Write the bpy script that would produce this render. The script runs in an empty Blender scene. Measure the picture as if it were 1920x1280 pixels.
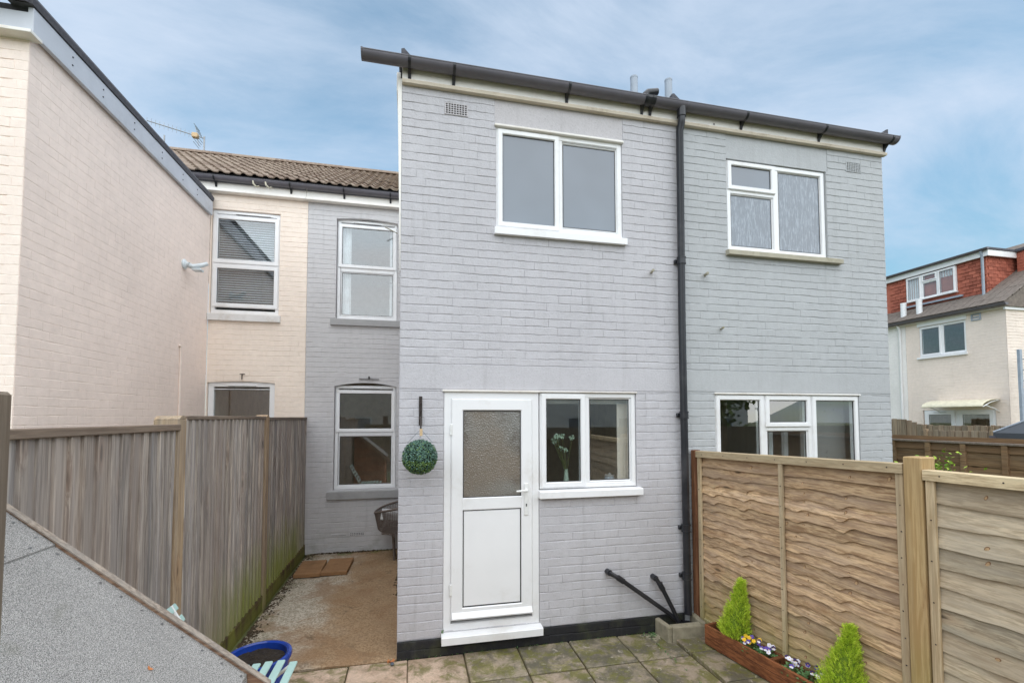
import bpy, bmesh, math, random
from mathutils import Matrix, Vector, noise as mnoise
R = random.Random(7)
PI = math.pi
C = bpy.context.scene.collection
sc = bpy.context.scene

# ------------------------------------------------------------------ camera
cam_d = bpy.data.cameras.new('camera'); cam = bpy.data.objects.new('camera', cam_d); C.objects.link(cam)
yaw, pit, rol = .2166, .0435, .00124
_cy, _sy, _cp, _sp, _cr, _sr = math.cos(yaw), math.sin(yaw), math.cos(pit), math.sin(pit), math.cos(rol), math.sin(rol)
RM = Matrix(((_cy, _sy, 0), (-_sy, _cy, 0), (0, 0, 1))) @ Matrix(((1, 0, 0), (0, _cp, -_sp), (0, _sp, _cp))) @ Matrix(((_cr, 0, _sr), (0, 1, 0), (-_sr, 0, _cr)))
CAM = Vector((.1055, -4.0899, 2.0591))
rt, fw, up = RM.col[0], RM.col[1], RM.col[2]
m4 = Matrix((( rt[0], up[0], -fw[0], CAM[0]), (rt[1], up[1], -fw[1], CAM[1]), (rt[2], up[2], -fw[2], CAM[2]), (0, 0, 0, 1)))
cam.matrix_world = m4
cam_d.sensor_width = 36; cam_d.lens = 855.5 / 1920 * 36
cam_d.shift_y = 104.85 / 1920
cam_d.clip_start = .05; cam_d.clip_end = 2000
sc.camera = cam
sc.render.resolution_x, sc.render.resolution_y = 1024, 682

# ------------------------------------------------------------------ world and sun
SUN_EL, SUN_AZ = 52, 180          # azimuth clockwise from +Y: the sun stands behind the camera
world = bpy.data.worlds.new('World'); sc.world = world; world.use_nodes = True
def build_world():
    nt = world.node_tree; N = nt.nodes; L = nt.links; N.clear()
    out = N.new('ShaderNodeOutputWorld'); bg = N.new('ShaderNodeBackground'); L.new(bg.outputs[0], out.inputs[0])
    bg.inputs[1].default_value = .07
    sky = N.new('ShaderNodeTexSky'); sky.sky_type = 'NISHITA'; sky.sun_disc = False
    sky.sun_elevation = math.radians(SUN_EL); sky.sun_rotation = math.radians(SUN_AZ)
    sky.air_density = 1.0; sky.dust_density = .25; sky.ozone_density = 2.2
    tc = N.new('ShaderNodeTexCoord'); sep = N.new('ShaderNodeSeparateXYZ'); L.new(tc.outputs['Generated'], sep.inputs[0])
    def math_(op, a, b=None):
        n = N.new('ShaderNodeMath'); n.operation = op
        for i, v in enumerate((a, b)):
            if v is None: continue
            if isinstance(v, (int, float)): n.inputs[i].default_value = v
            else: L.new(v, n.inputs[i])
        return n.outputs[0]
    den = math_('ADD', math_('MAXIMUM', sep.outputs[2], 0), .22)
    cx = math_('DIVIDE', sep.outputs[0], den); cyy = math_('DIVIDE', sep.outputs[1], den)
    cmb = N.new('ShaderNodeCombineXYZ'); L.new(cx, cmb.inputs[0]); L.new(cyy, cmb.inputs[1])
    def nz(scale, detail, rough, dist, st, rot, seed):
        mp = N.new('ShaderNodeMapping'); mp.inputs['Scale'].default_value = st; mp.inputs['Rotation'].default_value = (0, 0, rot); mp.inputs['Location'].default_value = (seed, seed * .7, 0)
        L.new(cmb.outputs[0], mp.inputs[0])
        n = N.new('ShaderNodeTexNoise'); n.inputs['Scale'].default_value = scale; n.inputs['Detail'].default_value = detail
        n.inputs['Roughness'].default_value = rough; n.inputs['Distortion'].default_value = dist
        L.new(mp.outputs[0], n.inputs['Vector']); return n.outputs[0]
    big = nz(.95, 3, .5, .5, (1, 1, 1), 0.2, -.186)
    wisp = nz(1.7, 10, .64, .45, (.7, 1.5, 1), -.55, -8.468)
    sm = math_('ADD', math_('MULTIPLY', big, .65), math_('MULTIPLY', wisp, .5))
    mr = N.new('ShaderNodeMapRange'); mr.interpolation_type = 'SMOOTHSTEP'; mr.inputs[1].default_value = .38; mr.inputs[2].default_value = .72
    mr.inputs[3].default_value = .1; mr.inputs[4].default_value = .95
    L.new(sm, mr.inputs[0])
    tint = N.new('ShaderNodeMix'); tint.data_type = 'RGBA'; tint.blend_type = 'MULTIPLY'; tint.inputs[0].default_value = 1; tint.inputs[7].default_value = (1.02, 1.28, 1.10, 1)
    hz = N.new('ShaderNodeMapRange'); hz.interpolation_type = 'SMOOTHSTEP'; hz.inputs[1].default_value = 0; hz.inputs[2].default_value = .5; hz.inputs[3].default_value = .5; hz.inputs[4].default_value = 1
    L.new(sep.outputs[2], hz.inputs[0])
    vm = N.new('ShaderNodeVectorMath'); vm.operation = 'SCALE'; L.new(sky.outputs[0], vm.inputs[0]); L.new(hz.outputs[0], vm.inputs['Scale'])
    L.new(vm.outputs[0], tint.inputs[6])
    mix = N.new('ShaderNodeMix'); mix.data_type = 'RGBA'
    L.new(mr.outputs[0], mix.inputs[0]); L.new(tint.outputs[2], mix.inputs[6]); mix.inputs[7].default_value = (3.55, 4.1, 4.95, 1)
    L.new(mix.outputs[2], bg.inputs[0])
build_world()
sd = bpy.data.lights.new('sun', 'SUN'); sd.energy = 1.5; sd.angle = math.radians(125); sd.color = (1, .955, .89)
sun = bpy.data.objects.new('sun', sd); C.objects.link(sun)
_a, _e = math.radians(SUN_AZ), math.radians(SUN_EL)
sdir = Vector((math.sin(_a) * math.cos(_e), math.cos(_a) * math.cos(_e), math.sin(_e)))
sun.rotation_euler = sdir.to_track_quat('Z', 'Y').to_euler(); sun.location = (0, -6, 12)
vs = sc.view_settings; vs.view_transform = 'Standard'; vs.look = 'None'; vs.gamma = 1; vs.use_curve_mapping = False
vs.exposure = 1.48
sc.cycles.max_bounces = 8; sc.cycles.transparent_max_bounces = 16

# ------------------------------------------------------------------ materials
def s2l(c):
    return tuple(((v / 255) / 12.92 if v <= 10 else (((v / 255) + .055) / 1.055) ** 2.4) for v in c)
class NT:
    def __init__(s, name):
        s.m = bpy.data.materials.new(name); s.m.use_nodes = True
        s.t = s.m.node_tree; s.N = s.t.nodes; s.L = s.t.links
        s.b = s.N['Principled BSDF']; s.out = s.N['Material Output']
        s.geo = s.N.new('ShaderNodeNewGeometry'); s.inf = s.N.new('ShaderNodeObjectInfo')
    def put(s, v, sock):
        if isinstance(v, (int, float)): sock.default_value = v
        elif isinstance(v, tuple):
            sock.default_value = v + (1,) if (len(v) == 3 and len(sock.default_value) == 4) else v
        else: s.L.new(v, sock)
    def ma(s, op, a, b=None, c=None, clamp=False):
        n = s.N.new('ShaderNodeMath'); n.operation = op; n.use_clamp = clamp
        for i, v in enumerate((a, b, c)):
            if v is not None: s.put(v, n.inputs[i])
        return n.outputs[0]
    def coord(s, scale=(1, 1, 1), off=None, rnd=0, src='pos'):
        n = s.N.new('ShaderNodeMapping'); n.inputs['Scale'].default_value = scale
        if src == 'pos': v = s.geo.outputs['Position']
        else:
            t = s.N.new('ShaderNodeTexCoord'); v = t.outputs[src]
        if rnd:
            a = s.N.new('ShaderNodeVectorMath'); a.operation = 'ADD'; s.L.new(v, a.inputs[0])
            r = s.N.new('ShaderNodeMath'); r.operation = 'MULTIPLY'; s.L.new(s.inf.outputs['Random'], r.inputs[0]); r.inputs[1].default_value = rnd
            s.L.new(r.outputs[0], a.inputs[1]); v = a.outputs[0]
        s.L.new(v, n.inputs[0]); return n.outputs[0]
    def noise(s, vec, scale, detail=4, rough=.55, dist=0, out=0):
        n = s.N.new('ShaderNodeTexNoise'); s.L.new(vec, n.inputs['Vector'])
        n.inputs['Scale'].default_value = scale; n.inputs['Detail'].default_value = detail
        n.inputs['Roughness'].default_value = rough; n.inputs['Distortion'].default_value = dist
        return n.outputs[out]
    def voro(s, vec, scale, feature='F1', out='Distance'):
        n = s.N.new('ShaderNodeTexVoronoi'); n.feature = feature; s.L.new(vec, n.inputs['Vector']); n.inputs['Scale'].default_value = scale
        return n.outputs[out]
    def rng(s, v, a, b, c=0, d=1, smooth=True):
        n = s.N.new('ShaderNodeMapRange'); n.interpolation_type = 'SMOOTHSTEP' if smooth else 'LINEAR'
        s.put(v, n.inputs[0])
        for i, x in enumerate((a, b, c, d)): n.inputs[i + 1].default_value = x
        return n.outputs[0]
    def mix(s, f, a, b, mode='MIX'):
        n = s.N.new('ShaderNodeMix'); n.data_type = 'RGBA'; n.blend_type = mode
        s.put(f, n.inputs[0]); s.put(a, n.inputs[6]); s.put(b, n.inputs[7]); return n.outputs[2]
    def xyz(s):
        n = s.N.new('ShaderNodeSeparateXYZ'); s.L.new(s.geo.outputs['Position'], n.inputs[0]); return n.outputs
    def hsv(s, col, h=.5, sa=1, v=1):
        n = s.N.new('ShaderNodeHueSaturation'); s.put(col, n.inputs['Color']); s.put(h, n.inputs[0]); s.put(sa, n.inputs[1]); s.put(v, n.inputs[2]); return n.outputs[0]
    def bump(s, h, strength, dist=.01):
        n = s.N.new('ShaderNodeBump'); n.inputs['Strength'].default_value = strength; n.inputs['Distance'].default_value = dist
        s.L.new(h, n.inputs['Height']); s.L.new(n.outputs[0], s.b.inputs['Normal'])
    def fin(s, col, rough=.7, metal=0, spec=.5):
        s.put(col, s.b.inputs['Base Color']); s.put(rough, s.b.inputs['Roughness']); s.b.inputs['Metallic'].default_value = metal
        s.b.inputs['Specular IOR Level'].default_value = spec
        return s.m

def plain(name, col, rough=.5, var=.12, scale=9, bump=.0, bs=60, metal=0, spec=.5, grime=None, gamt=.35):
    t = NT(name); p = t.coord()
    n = t.noise(p, scale, 5, .6)
    c = t.hsv(col, .5, 1, t.rng(n, .3, .7, 1 - var, 1 + var, False))
    if grime:
        g = t.rng(t.noise(p, scale * .6, 8, .7), .5, .72, 0, gamt)
        c = t.mix(g, c, grime)
    if bump: t.bump(t.noise(p, bs, 4, .6), bump, .004)
    return t.fin(c, rough, metal, spec)

def masonry(name, col, dirt, speck=.35, bumpS=.35, dirtamt=.35, green=0):
    """painted brick: a coat of paint with fine pits, faint wash and rain dirt"""
    t = NT(name); p = t.coord(); z = t.xyz()[2]
    big = t.noise(p, 1.1, 5, .6); mid = t.noise(p, 14, 5, .65); fine = t.noise(p, 105, 3, .75)
    c = t.hsv(col, .5, 1, t.rng(big, .3, .7, .94, 1.05, False))
    c = t.hsv(c, .5, 1, t.rng(mid, .3, .75, .95, 1.05, False))
    c = t.hsv(c, .5, 1, t.ma('ADD', .99, t.ma('MULTIPLY', t.inf.outputs['Random'], .018)))
    pit = t.rng(fine, .56, .72, 0, speck)
    c = t.mix(pit, c, dirt)
    streak = t.noise(t.coord((11, 11, .7)), 1.0, 7, .7)
    d = t.ma('MULTIPLY', t.rng(streak, .52, .8, 0, dirtamt), t.rng(mid, .35, .65, .3, 1))
    c = t.mix(d, c, dirt)
    if green:
        g = t.ma('MULTIPLY', t.rng(z, .45, 0, 0, green), t.rng(t.noise(p, 5, 5, .6), .45, .7, 0, 1))
        c = t.mix(g, c, s2l((96, 100, 62)))
    h = t.ma('ADD', t.ma('MULTIPLY', fine, .5), t.ma('MULTIPLY', t.noise(p, 45, 4, .6), .9))
    t.bump(h, bumpS, .006)
    return t.fin(c, .72, 0, .35)

def timber(name, light, dark, axis='z', grey=None, greyamt=.0, algae=0, alg_lo=.0, alg_hi=.6, knots=1.0, sat=1, rough=.8, algY=None, freq=70):
    t = NT(name)
    st = {'x': (.045, 1, 1), 'y': (1, .045, 1), 'z': (1, 1, .045)}[axis]
    kst = {'x': (.28, 1, 1), 'y': (1, .28, 1), 'z': (1, 1, .28)}[axis]
    kv = t.coord(kst, rnd=17); kd = t.voro(kv, 6.0)
    knot = t.rng(kd, .11, .045, 0, 1); ring = t.rng(kd, .28, .08, 0, 1)
    gv = t.coord(st, rnd=31)
    add = t.N.new('ShaderNodeVectorMath'); add.operation = 'ADD'; t.L.new(gv, add.inputs[0])
    t.L.new(t.ma('MULTIPLY', ring, .012), add.inputs[1])
    g1 = t.noise(add.outputs[0], freq, 6, .62, .25); g2 = t.noise(add.outputs[0], freq * .22, 4, .6, .3)
    gr = t.ma('ADD', t.ma('MULTIPLY', g1, .62), t.ma('MULTIPLY', g2, .38))
    c = t.mix(t.rng(gr, .41, .59, 0, 1), dark, light)
    if grey is not None:
        w = t.noise(t.coord(tuple(v * 1.0 for v in st), rnd=53), 16, 6, .65)
        c = t.mix(t.rng(w, .35, .68, max(0, greyamt - .35), min(1, greyamt + .3)), c, grey)
    c = t.hsv(c, .5, sat, t.ma('ADD', .76, t.ma('MULTIPLY', t.inf.outputs['Random'], .48)))
    r2 = t.ma('FRACT', t.ma('MULTIPLY', t.inf.outputs['Random'], 7.31))
    c = t.mix(t.ma('MULTIPLY', r2, .35), c, t.mix(.5, light, s2l((130, 92, 70))))
    c = t.mix(t.ma('MULTIPLY', knot, .75 * knots), c, s2l((50, 36, 26)))
    c = t.mix(t.ma('MULTIPLY', t.ma('SUBTRACT', ring, knot, clamp=True), .28 * knots), c, s2l((150, 105, 68)))
    if algae:
        z = t.xyz()
        n = t.noise(t.coord((3.2, 3.2, .8)), 2.2, 6, .65)
        k = t.rng(t.ma('ADD', z[2], t.ma('MULTIPLY', t.ma('SUBTRACT', n, .5), -.9)), alg_lo, alg_hi, algae, 0)
        if algY: k = t.ma('MULTIPLY', k, t.ma('MULTIPLY', t.rng(z[1], algY[0], algY[1], 0, 1), t.rng(z[1], algY[2], algY[3], 1, .25)))
        c = t.mix(k, c, s2l((136, 142, 60)))
    t.bump(t.ma('ADD', g1, t.ma('MULTIPLY', knot, -.6)), .45, .004)
    return t.fin(c, rough, 0, .25)

def glass(name, ior=1.9, tint=(.9, .93, .93), rough=0.0, bumps=0):
    t = NT(name); t.N.remove(t.b)
    fr = t.N.new('ShaderNodeFresnel'); fr.inputs[0].default_value = ior
    tr = t.N.new('ShaderNodeBsdfTransparent'); tr.inputs[0].default_value = tint + (1,)
    gl = t.N.new('ShaderNodeBsdfGlossy'); gl.inputs['Roughness'].default_value = rough; gl.inputs[0].default_value = (1, 1, 1, 1)
    if bumps:
        b = t.N.new('ShaderNodeBump'); b.inputs['Strength'].default_value = bumps; b.inputs['Distance'].default_value = .01
        t.L.new(t.noise(t.coord(), 1.2, 2, .5), b.inputs['Height']); t.L.new(b.outputs[0], gl.inputs['Normal'])
    mx = t.N.new('ShaderNodeMixShader'); t.L.new(t.ma('MULTIPLY', fr.outputs[0], t.ma('SUBTRACT', 1.0, t.geo.outputs['Backfacing'])), mx.inputs[0]); t.L.new(tr.outputs[0], mx.inputs[1]); t.L.new(gl.outputs[0], mx.inputs[2])
    t.L.new(mx.outputs[0], t.out.inputs[0]); return t.m
def obscure(name, col, kind, refl=.22):
    """patterned privacy glass: mostly a soft grey sheet with blurred reflection"""
    t = NT(name); p = t.coord()
    if kind == 'rain':
        h = t.noise(t.coord((1, 1, .14)), 85, 4, .65, .3)
        c = t.mix(t.rng(h, .46, .66, 0, .5), col, s2l((172, 182, 194)))
    elif kind == 'ripple':
        h = t.voro(t.coord((1, 1, .8)), 105, 'SMOOTH_F1'); c = col
        c = t.mix(t.rng(t.noise(p, 1.6, 2, .5), .38, .62, 0, 1), t.mix(t.rng(t.noise(p, 2.3, 3, .5), .46, .62, 0, 1), col, s2l((84, 74, 66))), s2l((134, 124, 112)))
        c = t.mix(t.rng(h, .16, .42, .0, .22), c, s2l((62, 56, 50)))
    else:
        h = t.noise(p, 160, 2, .5); c = t.hsv(col, .5, 1, t.rng(t.noise(p, 1.5, 2, .5), .3, .7, .9, 1.1, False))
    t.bump(h, {'rain': .25, 'ripple': .6}.get(kind, .05), .008)
    t.fin(c, {'rain': .2, 'ripple': .12}.get(kind, .07), 0, .5)
    t.b.inputs['IOR'].default_value = 1.75
    return t.m

M = {}
M['paint_lav'] = masonry('painted_brick_lavender_grey', s2l((197, 195, 199)), s2l((118, 114, 112)), .6, .8, .42, green=.25)
M['paint_pale'] = masonry('painted_brick_pale_grey', s2l((184, 186, 188)), s2l((132, 130, 126)), .26, .6, .45)
M['paint_rear'] = masonry('painted_brick_mid_grey', s2l((204, 202, 203)), s2l((112, 112, 110)), .2, .4, .3, green=.3)
M['paint_cream'] = masonry('painted_brick_cream', s2l((248, 233, 219)), s2l((178, 152, 120)), .12, .35, .22)
M['paint_cream_side'] = masonry('painted_brick_pinkish_cream', s2l((250, 233, 222)), s2l((190, 168, 148)), .12, .35, .2)
M['panel_lav'] = masonry('rendered_lintel_grey', s2l((196, 192, 194)), s2l((104, 102, 100)), .5, .45, .5)
M['panel_pale'] = masonry('rendered_lintel_pale', s2l((177, 179, 180)), s2l((140, 140, 138)), .2, .35, .4)
M['plinth'] = masonry('black_bitumen_paint', s2l((38, 38, 41)), s2l((96, 94, 90)), .25, .5, .5, green=.3)
M['far_cream'] = masonry('far_cream_brick', s2l((240, 225, 213)), s2l((190, 172, 146)), .1, .3, .25)
M['far_white'] = masonry('far_white_brick', s2l((240, 236, 232)), s2l((190, 188, 184)), .1, .3, .2)
M['upvc'] = plain('white_window_plastic', s2l((240, 240, 241)), .3, .02, 3, grime=s2l((176, 164, 140)), gamt=.25)
M['upvc_old'] = plain('white_fascia_plastic', s2l((240, 236, 230)), .4, .05, 2, grime=s2l((170, 146, 112)), gamt=.4)
M['moulding'] = plain('tan_soffit_moulding', s2l((212, 200, 182)), .6, .06, 5, grime=s2l((140, 118, 90)), gamt=.6)
M['gasket'] = plain('black_gasket', s2l((34, 34, 36)), .6)
M['sill_stone'] = plain('sill_white_stone', s2l((226, 224, 222)), .7, .05, 6, .3, 90, grime=s2l((170, 150, 120)), gamt=.4)
M['sill_grey'] = plain('sill_grey_paint', s2l((166, 165, 165)), .75, .08, 6, .3, 90, grime=s2l((110, 108, 104)))
M['sill_moss'] = plain('sill_mossy', s2l((176, 170, 152)), .8, .1, 10, .4, 90, grime=s2l((112, 106, 60)), gamt=.8)
M['black_pipe'] = plain('black_rainwater_plastic', s2l((38, 39, 44)), .32, .15, 6, grime=s2l((92, 90, 92)), gamt=.3)
M['gutter'] = plain('weathered_black_gutter', s2l((98, 95, 102)), .38, .15, 3, grime=s2l((120, 114, 118)), gamt=.35)
M['flue'] = plain('grey_vent_pipe', s2l((156, 166, 178)), .45)
M['felt_dark'] = plain('roof_felt_dark', s2l((84, 84, 90)), .9, .2, 30, .5, 200)
M['lead'] = plain('grey_verge_board', s2l((196, 200, 208)), .5, .06, 4, grime=s2l((150, 150, 152)), gamt=.4)
M['hole'] = plain('dark_hole_plate', s2l((28, 28, 30)), .9)
M['metal'] = plain('dull_metal', s2l((150, 150, 150)), .4, metal=.9)
M['rust'] = plain('rusty_black_iron', s2l((52, 44, 40)), .7, .3, 40)
M['steel_white'] = plain('white_handle', s2l((232, 232, 230)), .25)
M['clear'] = glass('window_glass', 2.5)
M['clear_far'] = glass('far_window_glass', 2.3)
M['frost'] = obscure('frosted_glass', s2l((112, 120, 130)), 'plain')
M['rain'] = obscure('rain_pattern_glass', s2l((112, 120, 130)), 'rain')
M['ripple'] = obscure('rippled_door_glass', s2l((136, 135, 130)), 'ripple')
M['room'] = plain('room_walls', s2l((150, 146, 140)), .9)
M['room_dark'] = plain('dim_kitchen_walls', s2l((226, 214, 196)), .9)
M['room_light'] = plain('white_room_walls', s2l((215, 215, 215)), .9)
M['curtain'] = plain('white_curtain', s2l((238, 238, 240)), .9)
M['blind'] = plain('grey_blind_slats', s2l((236, 238, 244)), .5)
M['tile'] = None
def tile_mat():
    t = NT('brown_concrete_tile'); p = t.coord()
    c = t.mix(t.inf.outputs['Random'], s2l((124, 106, 94)), s2l((152, 136, 122)))
    c = t.mix(t.rng(t.noise(p, 16, 7, .7), .45, .7, 0, .6), c, s2l((176, 164, 146)))
    c = t.mix(t.rng(t.noise(p, 42, 4, .7), .58, .72, 0, .6), c, s2l((70, 58, 50)))
    t.bump(t.noise(p, 120, 3, .6), .4, .004); return t.fin(c, .9, 0, .2)
M['tile'] = tile_mat()
def hung_mat():
    t = NT('red_hung_tile'); p = t.coord()
    c = t.mix(t.inf.outputs['Random'], s2l((146, 82, 66)), s2l((180, 106, 86)))
    c = t.hsv(c, .5, 1, t.rng(t.noise(p, 5, 4, .6), .3, .7, .85, 1.15, False)); return t.fin(c, .8, 0, .3)
M['hung'] = hung_mat()
def concrete_mat():
    t = NT('stained_concrete'); p = t.coord(); x, y, z = t.xyz()
    agg = t.noise(p, 52, 4, .8); sp = t.voro(p, 70)
    pale = t.mix(t.rng(agg, .42, .6, 0, 1), s2l((150, 138, 120)), s2l((212, 202, 186)))
    brown = t.mix(t.rng(agg, .4, .62, 0, 1), s2l((140, 114, 86)), s2l((174, 146, 114)))
    w = t.ma('ADD', x, t.ma('MULTIPLY', t.ma('SUBTRACT', t.noise(p, 2.3, 6, .6), .5), 1.1))
    k = t.rng(w, -1.05, -.55, 0, 1)
    c = t.mix(k, pale, brown)
    c = t.mix(t.rng(t.noise(p, 1.9, 6, .65, .6), .48, .62, 0, .6), c, s2l((142, 110, 80)))
    c = t.mix(t.rng(sp, .16, .05, 0, .5), c, s2l((226, 216, 196)))
    c = t.mix(t.rng(t.noise(p, 3.0, 8, .72, .5), .55, .7, 0, .7), c, s2l((92, 78, 62)))
    edge = t.ma('MULTIPLY', t.rng(t.ma('ADD', y, t.ma('MULTIPLY', t.noise(p, 6, 5, .6), .25)), 3.2, 3.42, 0, 1), t.rng(t.noise(p, 4, 4, .6), .46, .6, 0, .75))
    c = t.mix(edge, c, s2l((92, 100, 48)))
    moss = t.ma('MULTIPLY', t.rng(t.ma('ADD', x, t.ma('MULTIPLY', t.noise(p, 5, 5, .6), .3)), -1.0, -1.22, 0, 1), t.rng(t.noise(p, 7, 5, .6), .48, .66, 0, .7))
    c = t.mix(moss, c, s2l((100, 98, 62)))
    t.bump(t.ma('ADD', agg, t.ma('MULTIPLY', t.noise(p, 7, 4), .6)), .5, .006)
    return t.fin(c, t.rng(t.noise(p, 3, 4), .3, .7, .55, .85), 0, .3)
M['concrete'] = concrete_mat()
def slab_mat():
    t = NT('mossy_paving'); p = t.coord(rnd=9.0); q = t.coord(); x, y, z = t.xyz()
    base = t.mix(t.inf.outputs['Random'], s2l((150, 138, 120)), s2l((172, 152, 134)))
    n1 = t.noise(p, 3.2, 7, .68, .4); n2 = t.noise(p, 8, 7, .7, .6); n3 = t.noise(p, 60, 4, .7)
    c = t.mix(t.rng(n1, .42, .58, 0, .9), base, s2l((92, 88, 74)))
    c = t.mix(t.rng(n2, .45, .6, 0, .8), c, s2l((108, 106, 52)))
    c = t.mix(t.rng(t.noise(p, 5.5, 8, .75, .9), .55, .7, 0, .6), c, s2l((150, 142, 84)))
    c = t.mix(t.rng(t.noise(p, 14, 8, .75, 1.2), .57, .68, 0, .8), c, s2l((198, 188, 172)))
    left = t.rng(t.ma('ADD', x, t.ma('MULTIPLY', t.noise(q, 2.2, 5, .6), .8)), 1.35, .55, 0, 1)
    pink = t.mix(t.rng(n1, .4, .7, 0, 1), s2l((206, 180, 158)), s2l((178, 150, 126)))
    c = t.mix(t.ma('MULTIPLY', left, t.rng(n2, .62, .42, .15, .95)), c, pink)
    c = t.hsv(c, .5, 1, t.rng(n3, .3, .7, .82, 1.16, False))
    wet = t.rng(t.noise(p, 2.1, 4), .4, .62, .38, .8)
    t.bump(t.ma('ADD', t.ma('MULTIPLY', n3, .4), n2), .35, .008); return t.fin(c, wet, 0, .35)
M['slab'] = slab_mat()
M['joint'] = plain('slab_joint_soil', s2l((78, 68, 44)), .95, .3, 20)
M['soil'] = plain('dark_soil', s2l((44, 36, 28)), .95, .4, 60, .9, 90)
M['dirt'] = plain('dirt_strip', s2l((72, 60, 44)), .95, .35, 30, .9, 60)
M['gardenground'] = plain('garden_ground', s2l((92, 98, 58)), .95, .3, 2, .6, 30)
M['hopper'] = plain('old_concrete', s2l((150, 142, 122)), .9, .2, 12, .7, 70, grime=s2l((96, 92, 58)), gamt=.6)
M['loose_slab'] = plain('brown_loose_slab', s2l((150, 112, 76)), .8, .15, 8, .4, 90, grime=s2l((112, 78, 48)), gamt=.5)
M['fence_grey'] = timber('silvered_fence_board', s2l((214, 200, 184)), s2l((116, 106, 98)), 'z', s2l((152, 148, 147)), .58, .85, .1, .9, knots=.6, sat=.9, algY=(-.5, .9, 2.6, 3.25))
M['fence_post'] = timber('pale_fence_post', s2l((184, 160, 130)), s2l((140, 118, 94)), 'z', s2l((150, 140, 128)), .3, .5, 0, .5)
M['fence_cap'] = timber('fence_cap', s2l((150, 136, 120)), s2l((104, 94, 84)), 'y', s2l((120, 114, 108)), .4)
M['fence_cap2'] = timber('pale_stakes', s2l((165, 152, 138)), s2l((118, 108, 98)), 'x', s2l((140, 136, 130)), .4)
M['gravel_board'] = timber('dark_gravel_board', s2l((84, 70, 52)), s2l((44, 36, 30)), 'y', None, 0, .6, 0, .3)
M['lap'] = timber('waney_lap_board', s2l((222, 190, 150)), s2l((152, 120, 88)), 'y', s2l((172, 152, 136)), .26, .6, -.2, .75, knots=1.0, freq=95)
M['knot_rim'] = plain('knot_rim', s2l((132, 100, 72)), .85, .2, 60); M['knot_core'] = plain('knot_core', s2l((190, 156, 118)), .85, .2, 60)
M['lap_grey'] = timber('weathered_lap_board', s2l((220, 202, 172)), s2l((158, 140, 114)), 'y', s2l((186, 176, 158)), .5, .4, -.2, .8, knots=1.0, freq=95)
M['lap_frame'] = timber('lap_frame', s2l((216, 196, 160)), s2l((170, 148, 116)), 'y', s2l((178, 168, 140)), .36, .4, 0, .6)
M['lap_batten'] = timber('lap_batten', s2l((218, 196, 160)), s2l((172, 148, 114)), 'z', s2l((180, 166, 142)), .3, .4, 0, .6)
M['new_post'] = timber('golden_post', s2l((228, 196, 144)), s2l((194, 158, 106)), 'z', s2l((186, 160, 120)), .25, .3, .2, 1.0)
M['red_post'] = timber('brown_post', s2l((150, 104, 74)), s2l((106, 70, 50)), 'z', None, 0)
M['front_post'] = timber('grey_foreground_post', s2l((150, 138, 122)), s2l((104, 94, 82)), 'z', s2l((132, 126, 116)), .5)
M['planter'] = timber('brown_stained_planter', s2l((140, 88, 56)), s2l((94, 56, 36)), 'y', None, 0, knots=.8, rough=.6)
M['shed_board'] = timber('orange_stained_shed', s2l((186, 108, 56)), s2l((146, 80, 40)), 'x', None, 0)
M['shed_trim'] = timber('shed_trim', s2l((170, 140, 118)), s2l((110, 86, 70)), 'x', None, 0, rough=.5)
M['far_lap'] = timber('far_brown_board', s2l((150, 122, 90)), s2l((104, 80, 56)), 'y', s2l((128, 112, 92)), .3)
M['far_vert'] = timber('far_grey_board', s2l((156, 140, 118)), s2l((108, 94, 78)), 'z', s2l((150, 138, 122)), .4)
def felt_mat():
    t = NT('green_grey_mineral_felt'); p = t.coord()
    a = t.noise(p, 420, 2, .6); b = t.noise(p, 130, 3, .7)
    c = t.mix(t.rng(a, .36, .62, 0, 1), s2l((86, 85, 83)), s2l((194, 190, 186)))
    c = t.mix(t.rng(b, .5, .7, 0, .45), c, s2l((112, 118, 118)))
    c = t.hsv(c, .5, 1, t.rng(t.noise(p, 2.5, 4), .3, .7, .9, 1.08, False))
    c = t.mix(t.rng(t.noise(p, 6, 7, .7, .5), .56, .72, 0, .4), c, s2l((112, 112, 100)))
    t.bump(a, .6, .003); return t.fin(c, .95, 0, .2)
M['felt'] = felt_mat()
M['blue'] = plain('cobalt_glaze', s2l((28, 62, 150)), .12, .2, 9, grime=s2l((22, 36, 92)), gamt=.6)
M['mint'] = plain('mint_painted_slat', s2l((176, 208, 202)), .5, .05, 10)
M['rattan'] = plain('grey_brown_rattan', s2l((110, 98, 90)), .6, .2, 50)
M['cushion'] = plain('pale_cushion', s2l((206, 206, 206)), .9, .04, 30, .3, 300)
M['jute'] = plain('jute_tag', s2l((206, 178, 140)), .8)
M['chain'] = plain('thin_wire', s2l((96, 110, 124)), .4, metal=.7)
def leafm(name, a, b, spec=.3, back=None):
    t = NT(name); c = t.mix(t.inf.outputs['Random'], a, b)
    v = t.N.new('ShaderNodeVertexColor') if False else None
    r = t.N.new('ShaderNodeNewGeometry'); c = t.mix(r.outputs['Random Per Island'], a, b)
    t.fin(c, .5, 0, spec); t.b.inputs['Subsurface Weight'].default_value = 0
    return t.m
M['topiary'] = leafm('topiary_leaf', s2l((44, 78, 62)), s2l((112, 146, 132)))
M['topiary_lime'] = leafm('topiary_leaf_lime', s2l((60, 96, 52)), s2l((128, 156, 84)))
M['topcore'] = plain('topiary_core', s2l((22, 36, 30)), .9)
M['gold'] = leafm('goldcrest_foliage', s2l((146, 182, 36)), s2l((228, 244, 92)))
M['goldcore'] = plain('goldcrest_core', s2l((104, 128, 32)), .9)
M['viola_leaf'] = leafm('viola_leaf', s2l((52, 92, 48)), s2l((120, 156, 96)))
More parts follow.
